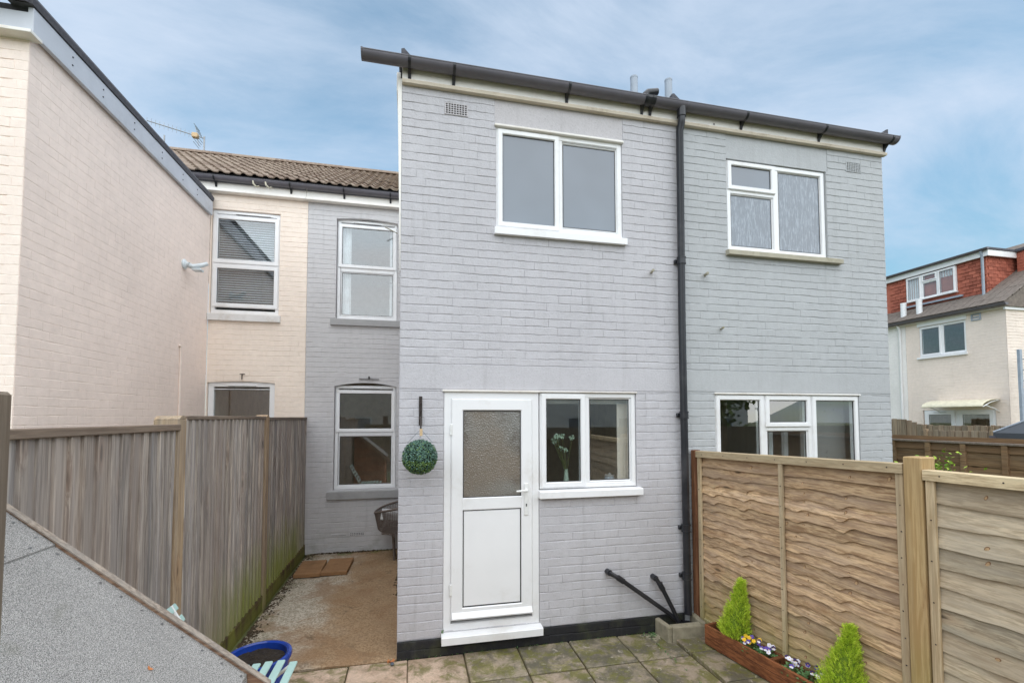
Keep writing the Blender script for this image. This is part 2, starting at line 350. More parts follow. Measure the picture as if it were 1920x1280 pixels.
M['pet_w'] = plain('white_petal', s2l((236, 232, 242)), .6)
M['pet_p'] = plain('purple_petal', s2l((96, 72, 168)), .6)
M['pet_d'] = plain('dark_purple_petal', s2l((58, 36, 88)), .6)
M['pet_y'] = plain('yellow_petal', s2l((240, 192, 36)), .6)
M['shrub'] = leafm('bright_shrub_leaf', s2l((96, 150, 36)), s2l((190, 214, 80)))
M['stem'] = plain('green_stem', s2l((92, 100, 52)), .7)
M['orange_leaf'] = leafm('orange_leaf', s2l((196, 126, 40)), s2l((230, 180, 70)))
M['treeleaf'] = leafm('tree_leaf', s2l((50, 78, 34)), s2l((120, 136, 56)))
M['bark'] = plain('bark', s2l((78, 64, 52)), .9, .3, 12, .6, 40)
M['dead_leaf'] = plain('dead_orange_leaf', s2l((190, 120, 70)), .7)
M['pebble'] = plain('blue_grey_pebble', s2l((84, 92, 104)), .6)
M['gazebo'] = plain('charcoal_gazebo_fabric', s2l((78, 82, 88)), .8, .06, 3)
M['canopy'] = plain('tinted_canopy', s2l((226, 218, 192)), .25)
M['light_body'] = plain('white_floodlight', s2l((214, 222, 226)), .35)
M['brickred'] = plain('far_red_brick', s2l((150, 92, 74)), .85, .2, 9, .4, 60)
M['vase'] = plain('pale_green_vase', s2l((206, 226, 204)), .4)

# ------------------------------------------------------------------ mesh builder
class MB:
    def __init__(s, T=None): s.v = []; s.f = []; s.T = T or Matrix.Identity(4); s.mi = []; s.cur = 0
    def add(s, vs, fs):
        o = len(s.v); s.v += [s.T @ Vector(p) for p in vs]; s.f += [tuple(i + o for i in f) for f in fs]; s.mi += [s.cur] * len(fs); return s
    def box(s, x0, x1, y0, y1, z0, z1, b=0):
        if x0 > x1: x0, x1 = x1, x0
        if y0 > y1: y0, y1 = y1, y0
        if z0 > z1: z0, z1 = z1, z0
        if not b:
            return s.add([(x0, y0, z0), (x1, y0, z0), (x1, y1, z0), (x0, y1, z0), (x0, y0, z1), (x1, y0, z1), (x1, y1, z1), (x0, y1, z1)],
                         [(0, 3, 2, 1), (4, 5, 6, 7), (0, 1, 5, 4), (1, 2, 6, 5), (2, 3, 7, 6), (3, 0, 4, 7)])
        bm = bmesh.new(); bmesh.ops.create_cube(bm, size=1)
        for v in bm.verts: v.co = Vector(((x0 + x1) / 2 + v.co.x * (x1 - x0), (y0 + y1) / 2 + v.co.y * (y1 - y0), (z0 + z1) / 2 + v.co.z * (z1 - z0)))
        bmesh.ops.bevel(bm, geom=bm.edges[:], offset=b, segments=1, affect='EDGES')
        bm.verts.index_update(); s.add([v.co for v in bm.verts], [tuple(v.index for v in f.verts) for f in bm.faces]); bm.free(); return s
    def ring(s, x0, x1, z0, z1, w, yf, yb, ch=.006):
        """rectangular frame in the xz plane: front at yf (towards the viewer), back at yb"""
        def rect(i, y): return [(x0 + i, y, z0 + i), (x1 - i, y, z0 + i), (x1 - i, y, z1 - i), (x0 + i, y, z1 - i)]
        L = [rect(0, yb), rect(0, yf + ch), rect(ch, yf), rect(w - ch, yf), rect(w, yf + ch * 1.2), rect(w, yb)]
        vs = [p for r in L for p in r]; fs = []
        for k in range(6):
            a, b = k * 4, ((k + 1) % 6) * 4
            for i in range(4): j = (i + 1) % 4; fs.append((a + i, a + j, b + j, b + i))
        return s.add(vs, fs)
    def tube(s, pts, r, n=10, cap=True, r2=None):
        pts = [Vector(p) for p in pts]; vs = []; fs = []; N = len(pts)
        prev = None
        for i, p in enumerate(pts):
            d = (pts[min(i + 1, N - 1)] - pts[max(i - 1, 0)]).normalized()
            if prev is None:
                a = Vector((0, 0, 1)) if abs(d.z) < .9 else Vector((1, 0, 0)); u = d.cross(a).normalized()
            else: u = (prev - d * prev.dot(d)).normalized()
            prev = u; w = d.cross(u); rr = r if r2 is None else r + (r2 - r) * i / (N - 1)
            for k in range(n): a = 2 * PI * k / n; vs.append(p + (u * math.cos(a) + w * math.sin(a)) * rr)
        for i in range(N - 1):
            for k in range(n): fs.append((i * n + k, i * n + (k + 1) % n, (i + 1) * n + (k + 1) % n, (i + 1) * n + k))
        if cap: fs.append(tuple(range(n))[::-1]); fs.append(tuple((N - 1) * n + k for k in range(n)))
        return s.add(vs, fs)
    def lathe(s, c, prof, n=28):
        vs = []; fs = []
        for r, z in prof:
            for k in range(n): a = 2 * PI * k / n; vs.append((c[0] + r * math.cos(a), c[1] + r * math.sin(a), c[2] + z))
        for i in range(len(prof) - 1):
            for k in range(n): fs.append((i * n + k, i * n + (k + 1) % n, (i + 1) * n + (k + 1) % n, (i + 1) * n + k))
        return s.add(vs, fs)
    def prism(s, poly, axis, a, b):
        """poly: 2-d points; axis: 'x' (poly in yz), 'y' (poly in xz), 'z' (poly in xy)"""
        def p3(p, t): return {'x': (t, p[0], p[1]), 'y': (p[0], t, p[1]), 'z': (p[0], p[1], t)}[axis]
        n = len(poly); vs = [p3(p, a) for p in poly] + [p3(p, b) for p in poly]
        fs = [tuple(range(n)), tuple(range(2 * n - 1, n - 1, -1))] + [(i, (i + 1) % n, n + (i + 1) % n, n + i) for i in range(n)]
        return s.add(vs, fs)
    def quad(s, *p): return s.add(p, [tuple(range(len(p)))])
    def mesh(s, name, mats, org, smooth=False, normals=True):
        me = bpy.data.meshes.new(name); me.from_pydata([tuple(p - org) for p in s.v], [], s.f)
        for m in (mats if isinstance(mats, (list, tuple)) else [mats]): me.materials.append(m)
        if any(s.mi): me.polygons.foreach_set('material_index', s.mi)
        if normals and len(s.f) < 60000:
            bm = bmesh.new(); bm.from_mesh(me); bmesh.ops.recalc_face_normals(bm, faces=bm.faces[:]); bm.to_mesh(me); bm.free()
        if smooth:
            me.polygons.foreach_set('use_smooth', [True] * len(me.polygons))
            try: me.set_sharp_from_angle(angle=math.radians(40))
            except Exception: pass
        me.update(); return me
    def build(s, name, mats, parent=None, smooth=False, kind=None, label=None, normals=True, org=None):
        org = worg(parent) if parent else (org or Vector((0, 0, 0)))
        o = bpy.data.objects.new(name, s.mesh(name, mats, org, smooth, normals)); C.objects.link(o)
        if parent: o.parent = parent
        else: o.location = org
        if kind: o['kind'] = kind
        if label: o['label'] = label
        return o
def worg(o):
    v = Vector(o.location)
    while o.parent: o = o.parent; v += Vector(o.location)
    return v
def thing(name, label, cat, loc=(0, 0, 0), group=None):
    o = bpy.data.objects.new(name, None); o.empty_display_size = .1; C.objects.link(o); o.location = loc
    return tag(o, label, cat, group)
def tag(o, label, cat, group=None):
    o['label'] = label; o['category'] = cat
    if group: o['group'] = group
    return o
def struct(name, mb, mat): return mb.build(name, mat, None, kind='structure')
def link_mesh(name, me, parent, mw):
    """an object sharing mesh data, placed by a world matrix under a parent without rotation"""
    o = bpy.data.objects.new(name, me); C.objects.link(o); o.parent = parent
    o.matrix_local = Matrix.Translation(-worg(parent)) @ mw
    return o

# ------------------------------------------------------------------ walls made of bricks
COURSE, BL = .0765, .225
def brick_mesh(seed, ch=.0032, n=4):
    """unit brick: x 0..1 (length), z 0..1 (height), front at y=0, sides run back to y=.012"""
    r = random.Random(seed); vs = []; fs = []
    cx, cz = ch / BL * .12, ch / COURSE * 1.5
    for j, (zz, inset, y) in enumerate(((0, 0, .012), (0, 0, .004), (cz, 1, 0), (1 - cz, 1, 0), (1, 0, .004), (1, 0, .012))):
        for i in range(n + 1):
            x = i / n
            if inset: x = cx + x * (1 - 2 * cx)
            w = r.uniform(-.055, .055) if (j in (1, 2, 3, 4) and 0 < i < n) else 0
            vs.append((x, y + (r.uniform(-.0008, .0012) if inset and 0 < i < n else 0), zz + w * (1 if j in (1, 2) else 1)))
    for j in range(5):
        for i in range(n):
            a = j * (n + 1) + i; fs.append((a, a + 1, a + n + 2, a + n + 1))
    for i in (0, n):
        col = [j * (n + 1) + i for j in range(6)]; fs.append((col[1], col[2], col[3], col[4])); fs.append((col[0], col[1], col[4], col[5]))
    return vs, fs
BRICKS = [brick_mesh(k) for k in range(10)]
_bm_cache = {}
def brick_data(k, mat):
    key = (k, mat.name)
    if key not in _bm_cache:
        me = bpy.data.meshes.new('brick'); me.from_pydata(BRICKS[k][0], [], BRICKS[k][1]); me.materials.append(mat)
        bm = bmesh.new(); bm.from_mesh(me); bmesh.ops.recalc_face_normals(bm, faces=bm.faces[:])
        # the block is open at the back: make sure the face looks towards -y
        if sum(f.normal.y for f in bm.faces) > 0: bmesh.ops.reverse_faces(bm, faces=bm.faces[:])
        bm.to_mesh(me); bm.free(); _bm_cache[key] = me
    return _bm_cache[key]
def seen_area(p, nrm, area):
    d = p - CAM; dep = d.dot(fw)
    if dep < .2: return 0
    u = 960 + 855.5 * d.dot(rt) / dep; v = 744.85 - 855.5 * d.dot(up) / dep
    if not (-30 < u < 1950 and -30 < v < 1310): return 0
    return area * abs(nrm.dot(d.normalized())) / dep ** 2
class Masonry:
    """collects the bricks of all walls of one house; the 300 that show largest become objects"""
    def __init__(s): s.c = []
    def wall(s, wallobj, T, u0, u1, z0, z1, holes, mat, seed, joint=.0, phase=0, bed=.0058, hide=None, offs=0, tilt=.014):
        r = random.Random(seed); row = 0; z = z0
        nrm = (T.to_3x3() @ Vector((0, -1, 0))).normalized()
        while z < z1 - .01:
            zt = min(z + COURSE, z1)
            cuts = sorted({u0, u1} | {h[0] for h in holes if h[2] < zt and h[3] > z and u0 < h[0] < u1} | {h[1] for h in holes if h[2] < zt and h[3] > z and u0 < h[1] < u1})
            for a, b in zip(cuts, cuts[1:]):
                if b - a < .012: continue
                mid = (a + b) / 2; lo, hi = z, zt
                for h in holes:
                    if h[0] < mid < h[1] and h[2] < zt and h[3] > z:
                        if h[2] <= lo and h[3] >= hi: lo = hi
                        elif h[2] <= lo: lo = max(lo, h[3])
                        elif h[3] >= hi: hi = min(hi, h[2])
                        else: lo = hi
                if hi - lo < .018: continue
                ph = ((row % 2) * .5 + phase + r.uniform(-.06, .06)) * BL
                x = u0 + ph - BL * 2
                xs = [a]
                while x < b:
                    if a + .05 < x < b - .05: xs.append(x + r.uniform(-.012, .012))
                    x += BL
                xs.append(b)
                for xa, xb in zip(xs, xs[1:]):
                    k = r.randrange(len(BRICKS)); dy = r.uniform(-.0003, .0003)
                    bd = bed * max(.02, r.uniform(-.15, 1.55)); w = xb - xa - (joint if r.random() < .6 else joint + .0017); hh = hi - lo - bd
                    mw = T @ Matrix.Translation((xa + joint / 2, dy, lo + bd / 2 + (r.uniform(-.0016, .0016) if zt < z1 else 0))) @ Matrix.Rotation(r.uniform(-tilt, tilt), 4, 'X') @ Matrix.Rotation(r.uniform(-.002, .002), 4, 'Y') @ Matrix.Diagonal((w, 1, hh, 1))
                    cen = T @ Vector(((xa + xb) / 2, 0, (lo + hi) / 2))
                    sc_ = seen_area(cen, nrm, w * hh)
                    if hide and hide(cen): sc_ *= .001
                    s.c.append((sc_, wallobj, mat, k, mw))
            z = zt; row += 1
    def finish(s, n=300):
        s.c.sort(key=lambda t: -t[0])
        for a, w, m, k, mw in s.c[:n]: link_mesh('brick', brick_data(k, m), w, mw)
        rest = {}
        for a, w, m, k, mw in s.c[n:]: rest.setdefault((w.name, m.name), []).append((w, m, k, mw))
        for L in rest.values():
            w, m = L[0][0], L[0][1]; org = worg(w); vs = []; fs = []
            for _, _, k, mw in L:
                o = len(vs); vs += [tuple(mw @ Vector(p) - org) for p in BRICKS[k][0]]
                me = brick_data(k, m); fs += [tuple(i + o for i in p.vertices) for p in me.polygons]
            me = bpy.data.meshes.new('brickwork'); me.from_pydata(vs, [], fs); me.materials.append(m)
            ob = bpy.data.objects.new('brickwork', me); C.objects.link(ob); ob.parent = w; ob['kind'] = 'stuff'
def wall_sheet(mb, u0, u1, z0, z1, holes, yf=.0055, yb=.10):
    """solid wall of thickness yf..yb in the local xz plane with rectangular openings"""
    us = sorted({u0, u1} | {min(max(h[i], u0), u1) for h in holes for i in (0, 1)}); zs = sorted({z0, z1} | {min(max(h[i], z0), z1) for h in holes for i in (2, 3)})
    def full(i, j):
        if i < 0 or j < 0 or i >= len(us) - 1 or j >= len(zs) - 1: return False
        cu, cz = (us[i] + us[i + 1]) / 2, (zs[j] + zs[j + 1]) / 2
        return not any(h[0] < cu < h[1] and h[2] < cz < h[3] for h in holes)
    for i in range(len(us) - 1):
        for j in range(len(zs) - 1):
            if not full(i, j): continue
            a, b, c, d = us[i], us[i + 1], zs[j], zs[j + 1]
            mb.quad((a, yf, c), (b, yf, c), (b, yf, d), (a, yf, d)); mb.quad((b, yb, c), (a, yb, c), (a, yb, d), (b, yb, d))
            if not full(i - 1, j): mb.quad((a, yb, c), (a, yf, c), (a, yf, d), (a, yb, d))
            if not full(i + 1, j): mb.quad((b, yf, c), (b, yb, c), (b, yb, d), (b, yf, d))
            if not full(i, j - 1): mb.quad((a, yb, c), (b, yb, c), (b, yf, c), (a, yf, c))
            if not full(i, j + 1): mb.quad((a, yf, d), (b, yf, d), (b, yb, d), (a, yb, d))
def make_wall(name, house, T, u0, u1, z0, z1, holes, mat, yb=.10, yf=.0055):
    mb = MB(T); wall_sheet(mb, u0, u1, z0, z1, holes, yf, yb); return mb.build(name, mat, house, normals=False)

# ------------------------------------------------------------------ windows
def window(house, T, x0, x1, z0, z1, lights, y=.03, fwid=.055, vent=None, mull=(), frame_mat=None, sashw=.048):
    """lights: (x0,x1,z0,z1,opening?,glass) in the wall's own coordinates. Frame front lies at depth y"""
    fm = frame_mat or M['upvc']
    f = MB(T); f.ring(x0, x1, z0, z1, fwid, y, y + .065)
    for a in mull: f.box(a[0], a[1], y + .004, y + .06, a[2], a[3], .004)
    w = f.build('window', fm, house, normals=True)
    for (a, b, c, d, opening, gl) in lights:
        if opening:
            s = MB(T); s.ring(a, b, c, d, sashw, y - .016, y + .05, .007); s.build('sash', fm, w); i = sashw; gy = y + .006
        else:
            s = MB(T); s.ring(a, b, c, d, .018, y + .012, y + .05, .008); s.build('bead', fm, w); i = .018; gy = y + .022
        g = MB(T); g.ring(a + i, b - i, c + i, d - i, .006, gy - .003, gy + .006, .001); g.build('gasket', M['gasket'], w)
        p = MB(T); p.box(a + i + .004, b - i - .004, gy, gy + .006, c + i + .004, d - i - .004); p.build('pane', M[gl], w, normals=True)
    if vent:
        v = MB(T); v.box(vent[0], vent[1], y - .022, y + .002, vent[2] - .011, vent[2] + .011, .004); v.build('trickle_vent', fm, w)
        v = MB(T); v.box(vent[0] + .012, vent[1] - .012, y - .0235, y - .018, vent[2] - .012, vent[2] - .0065); v.build('vent_slot', M['gasket'], w)
    return w
def sill(house, T, x0, x1, z0, z1, out, mat, back=.05, name='window_sill'):
    mb = MB(T); prof = [(back, z0), (-out, z0), (-out, z1 - .008), (-out + .006, z1 - .002), (back, z1 + .006)]
    mb.prism(prof, 'x', x0, x1); return mb.build(name, mat, house)
def room(house, T, x0, x1, y0, y1, z0, z1, mat):
    mb = MB(T); a = [(x0, y0, z0), (x1, y0, z0), (x1, y1, z0), (x0, y1, z0), (x0, y0, z1), (x1, y0, z1), (x1, y1, z1), (x0, y1, z1)]
    mb.add(a, [(0, 1, 2, 3), (7, 6, 5, 4), (1, 5, 6, 2), (2, 6, 7, 3), (3, 7, 4, 0)]); return mb.build('room', mat, house, normals=False)
def air_brick(house, T, x0, x1, z0, z1, nx, nz, mat, hole=.68, y=-.004):
    holes = []; w = (x1 - x0) / (nx + .6); h = (z1 - z0) / (nz + .6)
    for i in range(nx):
        for j in range(nz):
            cx = x0 + (i + .8) * w; cz = z0 + (j + .8) * h
            holes.append((cx - w * hole / 2, cx + w * hole / 2, cz - h * hole / 2, cz + h * hole / 2))
    mb = MB(T); wall_sheet(mb, x0, x1, z0, z1, holes, y, .006); o = mb.build('air_brick', mat, house, normals=False)
    b = MB(T); b.box(x0 + .004, x1 - .004, .0062, .0068, z0 + .004, z1 - .004); b.build('dark_hole_plate', M['hole'], o)  # near-black plate colours in the shade inside the holes
    return o
def gutter_prof(r, th=.003, n=10):
    o = [(-r * math.cos(PI * k / n), -r * math.sin(PI * k / n)) for k in range(n + 1)]
    i = [(-(r - th) * math.cos(PI * k / n), -(r - th) * math.sin(PI * k / n)) for k in range(n, -1, -1)]
    return o + i
def gutter(house, x0, x1, y, z, r=.058, brackets=(), unions=(), slope=0, stop=(True, True), mat='gutter', parts=None):
    mb = MB(); poly = [(y + p[0], z + p[1]) for p in gutter_prof(r)]
    mb.prism(poly, 'x', x0, x1)
    for zz in (y - r - .003, y + r - .003): mb.box(x0, x1, zz, zz + .007, z - .006, z + .004, .002)
    g = mb.build('gutter', M[mat], house, smooth=True)
    for k, xs in enumerate((x0, x1)):
        if stop[k]:
            e = MB(); n = 12; p = [(y - (r + .004) * math.cos(PI * q / n), z + .006 - (r + .006) * math.sin(PI * q / n)) for q in range(n + 1)]
            e.prism(p, 'x', xs - .008, xs + .008); e.build('stop_end', M[mat], g)
    for bx in brackets:
        b = MB(); n = 10; rr = r + .004
        b.prism([(y + p[0] * (rr / r), z + p[1] * (rr / r)) for p in gutter_prof(r, .005)], 'x', bx - .012, bx + .012)
        b.prism([(y + r * .2, z - r), (y + r + .0005, z - r * .2), (y + r + .0005, z - r - .07), (y + r * .75, z - r - .03)], 'x', bx - .014, bx + .014)
        b.build('gutter_bracket', M['black_pipe'], g)
    for ux in unions:
        b = MB(); b.prism([(y + p[0] * ((r + .006) / r), z + p[1] * ((r + .006) / r)) for p in gutter_prof(r, .006)], 'x', ux - .03, ux + .03)
        for q in (-.03, .03): b.prism([(y + p[0] * ((r + .010) / r), z + p[1] * ((r + .010) / r)) for p in gutter_prof(r, .008)], 'x', ux + q - .005, ux + q + .005)
        b.build('gutter_union', M['black_pipe'], g)
    return g
I4 = Matrix.Identity(4)
def TY(y): return Matrix.Translation((0, y, 0))            # wall facing -y at depth y
def TXp(x):                                                 # wall facing +x : local x -> +y, local depth -> -x
    return Matrix(((0, -1, 0, x), (1, 0, 0, 0), (0, 0, 1, 0), (0, 0, 0, 1)))
def TXm(x):                                                 # wall facing -x : local x -> -y, local depth -> +x
    return Matrix(((0, 1, 0, x), (-1, 0, 0, 0), (0, 0, 1, 0), (0, 0, 0, 1)))
RY = 3.36                                                   # rear wall of the terrace

# ------------------------------------------------------------------ ground
g = MB(); g.quad((-150, -150, -.06), (150, -150, -.06), (150, 150, -.06), (-150, 150, -.06)); struct('ground', g, M['gardenground'])
g = MB(); g.box(-1.42, 2.99, -4.8, .02, -.055, -.012); pb = struct('patio', g, M['joint'])
def slab_mesh(w, d, seed):
    r = random.Random(seed); mb = MB(); n = 3
    mb.box(.006, w - .006, .006, d - .006, -.045, 0, .006); return mb.mesh('paving_slab', M['slab'], Vector((0, 0, 0)))
sm_ = [slab_mesh(.48, .455, k) for k in range(1)][0]
xs = [-1.35 + .48 * k for k in range(8)]
for i in range(9):
    x = -1.35 + .48 * i
    for j in range(7):
        y = -.455 * (j + 1) + (-.004)
        zz = R.uniform(-.003, .003) + (.022 if x > 2.3 else 0)
        mw = Matrix.Translation((x + R.uniform(-.004, .004), y + R.uniform(-.004, .004), zz)) @ Matrix.Rotation(R.uniform(-.006, .006), 4, 'X') @ Matrix.Rotation(R.uniform(-.006, .006), 4, 'Y')
        if x > 2.3: mw = mw @ Matrix.Diagonal((1.12, 1, 1, 1))
        link_mesh('paving_slab', sm_, pb, mw)
def concrete():
    mb = MB(); nx, ny = 40, 80; vs = []; fs = []
    for j in range(ny + 1):
        for i in range(nx + 1):
            x = -1.40 + 1.398 * i / nx; y = .012 + 3.346 * j / ny
            z = .012 + .012 * mnoise.noise(Vector((x * 2.2, y * 2.2, 0))) + .004 * mnoise.noise(Vector((x * 11, y * 11, 3)))
            if j == 0: z -= .012
            vs.append((x, y, z))
    for j in range(ny):
        for i in range(nx): a = j * (nx + 1) + i; fs.append((a, a + 1, a + nx + 2, a + nx + 1))
    b = len(vs)
    for i in range(nx + 1): vs.append((vs[i][0], .012, -.06))
    for i in range(nx): fs.append((i, b + i, b + i + 1, i + 1))
    mb.add(vs, fs); o = mb.build('concrete_path', M['concrete'], None, smooth=True, kind='structure')
concrete()
# dirt and small stones gathered along the fence foot and the rear wall
def crumbs(name, pts, mat, rmin, rmax):
    mb = MB(); r = random.Random(5)
    for p in pts:
        s = r.uniform(rmin, rmax); vs = []
        for k in range(5): a = 2 * PI * k / 5 + r.uniform(-.4, .4); vs.append((p[0] + math.cos(a) * s, p[1] + math.sin(a) * s * r.uniform(.6, 1), p[2]))
        vs.append((p[0], p[1], p[2] + s * r.uniform(.5, .9))); mb.add(vs, [(k, (k + 1) % 5, 5) for k in range(5)])
    o = mb.build(name, mat, None); o['kind'] = 'stuff'; return o
pts = [(-1.40 + abs(R.gauss(0, .05)), R.uniform(-.1, 3.3), .012) for _ in range(900)] + [(R.uniform(-1.35, -.02), 3.34 - abs(R.gauss(0, .03)), .016) for _ in range(350)] + [(-.02 - abs(R.gauss(0, .03)), R.uniform(1.4, 3.3), .014) for _ in range(160)]
crumbs('soil', pts, M['dirt'], .004, .02)
crumbs('gravel', [(-1.33 + abs(R.gauss(0, .07)), R.uniform(1.9, 3.2), .016) for _ in range(120)] + [(2.36 + R.gauss(0, .05), -.05 - abs(R.gauss(0, .05)), .0) for _ in range(60)], M['hopper'], .006, .017)
def wisps(name, pts, mat, h):
    mb = MB(); r = random.Random(9)
    for p in pts:
        for q in range(5):
            a = r.uniform(0, 2 * PI); l = h * r.uniform(.5, 1.2); d = Vector((math.cos(a), math.sin(a), 0)); w = Vector((-d.y, d.x, 0)) * h * .12
            b = Vector(p); t_ = b + d * l * .6 + Vector((0, 0, l)); mb.add([b - w, b + w, t_ + w, t_ - w], [(0, 1, 2, 3)])
    o = mb.build(name, mat, None, normals=False); o['kind'] = 'stuff'
wisps('moss', [(2.35 + R.gauss(0, .03), -.06 + R.gauss(0, .025), .0) for _ in range(45)] + [(R.uniform(.02, 2.3), -.012 - abs(R.gauss(0, .006)), 0) for _ in range(70)] + [(2.30 + R.uniform(-.01, .01), -R.uniform(.1, .9), .0) for _ in range(25)] + [(.378 + R.gauss(0, .006), -.02, .2 + R.uniform(-.03, .02)) for _ in range(8)], M['viola_leaf'], .014)

# ------------------------------------------------------------------ grey house (ours)
XB = 2.735                                              # party line of the two extensions
house = thing('grey_house', 'lavender grey painted brick house whose extension has the white half glazed door and hanging ball', 'house', (0, 0, 0))
H1 = [(.378, .592, 4.828, 4.94), (.855, 2.128, 3.765, 4.785), (.384, 1.262, .20, 2.295), (1.262, 2.246, 1.372, 2.295)]
flat1 = [(.84, 2.14, 4.785, 5.06), (0, XB, 2.31, 2.535)]
ext = make_wall('extension_wall', house, I4, .0, XB - .002, .0, 5.12, H1, M['paint_lav'])
ms = Masonry()
ms.wall(ext, I4, .002, XB - .006, .15, 5.06, H1 + flat1, M['paint_lav'], 11)
pl = make_wall('plinth', house, TY(-.012), .0, XB - .004, -.02, .148, [(.372, 1.268, .12, .16), (.66, .86, .086, .1195)], M['plinth'], yb=.015)
ms.wall(pl, TY(-.016), .003, XB - .008, .0, .148, [(.372, 1.268, .118, .16), (.66, .86, .086, .1195)], M['plinth'], 12, bed=.006)
for (a, b, c, d) in flat1:
    mb = MB(); mb.box(a + .003, b - .003, .004 if c > 3 else -.001, .03, c + .002, d - .002, .003); mb.build('lintel', M['panel_lav'] if c > 3 else M['paint_lav'], house)
# left flank of the extension (seen only from the side)
flank = make_wall('flank_wall', house, TXm(0), -RY, -.1, 0, 5.12, [], M['paint_lav'], yb=.09)
ms.wall(flank, TXm(-.002), -RY + .01, -.012, .02, 5.06, [], M['paint_lav'], 13, hide=lambda p: True)
mb = MB(); mb.prism([(-.042, 5.10), (-.002, 5.10), (-.002, 3.35), (-.006, 3.35)], 'y', .004, .05); mb.build('corner_trim', M['upvc_old'], house)
mb = MB(); mb.box(-.05, -.012, .06, 3.3, 5.02, 5.2, .004); mb.build('bargeboard', M['upvc_old'], house)
# big upstairs window
window(house, I4, .855, 2.128, 3.815, 4.78, [(.872, 1.475, 3.832, 4.763, True, 'frost'), (1.50, 2.085, 3.87, 4.725, False, 'frost')], y=.012, fwid=.052, mull=[(1.462, 1.51, 3.83, 4.765)])
sill(house, I4, .838, 2.155, 3.745, 3.81, .045, M['upvc'])
mb = MB(); mb.box(.84, 2.14, -.022, .03, 4.775, 4.797, .004); mb.build('drip_strip', M['upvc_old'], house)
# door
def door():
    f = MB(); x0, x1, z0, z1 = .386, 1.260, .205, 2.292
    f.ring(x0, x1, z0 - .02, z1, .068, .004, .07)
    fr = f.build('door_frame', M['upvc'], house)
    d = MB(); a, b, c, e = .452, 1.193, .285, 2.226
    d.ring(a, b, c, e, .105, -.012, .05, .008)
    d.box(a + .1, b - .1, -.010, .045, 1.235, 1.345, .006)
    dr = d.build('door', M['upvc'], house)
    g = MB(); g.ring(a + .105, b - .105, 1.345, e - .105, .006, -.004, .01, .001); g.ring(a + .105, b - .105, c + .105, 1.235, .006, -.003, .01, .001); g.build('gasket', M['gasket'], dr)
    p = MB(); p.box(a + .109, b - .109, .004, .012, 1.349, e - .109); p.build('pane', M['ripple'], dr)
    p = MB(); p.box(a + .113, b - .113, -.001, .02, c + .113, 1.227, .004); p.build('door_panel', M['upvc'], dr)
    w = MB(); w.prism([(.0, c + .03), (-.045, c + .018), (-.05, c + .03), (-.012, c + .07), (.0, c + .07)], 'x', a + .01, b - .01); w.build('weather_bar', M['upvc'], dr)
    h = MB(); h.box(b - .078, b - .04, -.022, -.01, 1.17, 1.46, .004); h.build('handle_plate', M['steel_white'], dr)
    h = MB(); h.tube([(b - .058, -.02, 1.398), (b - .058, -.058, 1.398), (b - .07, -.062, 1.398), (b - .16, -.06, 1.394)], .009, 10)
    h.build('handle', M['steel_white'], dr, smooth=True)
    k = MB(); k.box(b - .064, b - .054, -.0235, -.02, 1.25, 1.275); k.build('keyhole', M['gasket'], dr)
    hl = MB(); [hl.box(a - .012, a + .012, -.016, .0, zz, zz + .1, .004) for zz in (.5, 1.9)]; hl.build('hinge', M['steel_white'], dr)
    sill(house, I4, .37, 1.27, .118, .185, .09, M['upvc'], .03, 'door_sill')
    mb = MB(); mb.box(.372, 1.27, -.02, .03, 2.289, 2.306, .003); mb.build('drip_strip', M['upvc_old'], house)
door()
# kitchen window
window(house, I4, 1.272, 2.243, 1.395, 2.29, [(1.285, 1.722, 1.408, 2.277, True, 'clear'), (1.755, 2.20, 1.44, 2.25, False, 'clear')], y=.012, fwid=.045, mull=[(1.718, 1.762, 1.41, 2.275)])
sill(house, I4, 1.255, 2.28, 1.318, 1.383, .06, M['upvc'])
mb = MB(); mb.box(1.272, 2.255, -.012, .03, 2.292, 2.304, .003); mb.build('drip_strip', M['upvc_old'], house)
room(house, I4, .08, 2.66, .105, 2.6, .16, 2.5, M['room_dark']); room(house, I4, .08, 2.66, .105, 2.6, 2.7, 4.95, M['room'])
air_brick(house, I4, .378, .592, 4.828, 4.94, 8, 5, M['panel_lav'])
air_brick(house, TY(-.02), .66, .86, .086, .116, 8, 2, M['plinth'])
# fascia, roof, gutter
def ext_top(hs, x0, x1, lo):
    mb = MB(); mb.box(x0, x1, -.028, .03, 5.078, 5.205, .003); mb.build('fascia', M['upvc_old'], hs)
    mb = MB(); mb.prism([(-.0, 5.04), (-.044, 5.04), (-.05, 5.062), (-.040, 5.076), (-.0, 5.078)], 'x', x0, x1); mb.build('fascia_moulding', M['moulding'], hs)
    mb = MB(); mb.box(x0 - .03, x1 + .03, -.03, 3.5, 5.205, 5.25, .01); r = mb.build('flat_roof', M['felt_dark'], hs)
    mb = MB(); mb.prism([(-.075, 5.225), (-.07, 5.25), (.02, 5.262), (.02, 5.225)], 'x', x0 - .03, x1 + .03); mb.build('drip_edge', M['felt_dark'], r)
    return r
r1 = ext_top(house, .0, XB - .003, 0)
for (xa, xw) in ((-.01, .12), (XB - .075, .14)):
    mb = MB(); mb.prism([(xa, 5.25), (xa, 5.335), (xa + .025, 5.345), (xa + xw, 5.25)], 'y', -.05, 3.2); mb.build('roof_kerb', M['felt_dark'], r1)
gutter(house, -.335, XB + .05, -.092, 5.205, .060, brackets=(.063, .456, 1.54, 2.33, 2.42), unions=(2.37,), stop=(True, False))
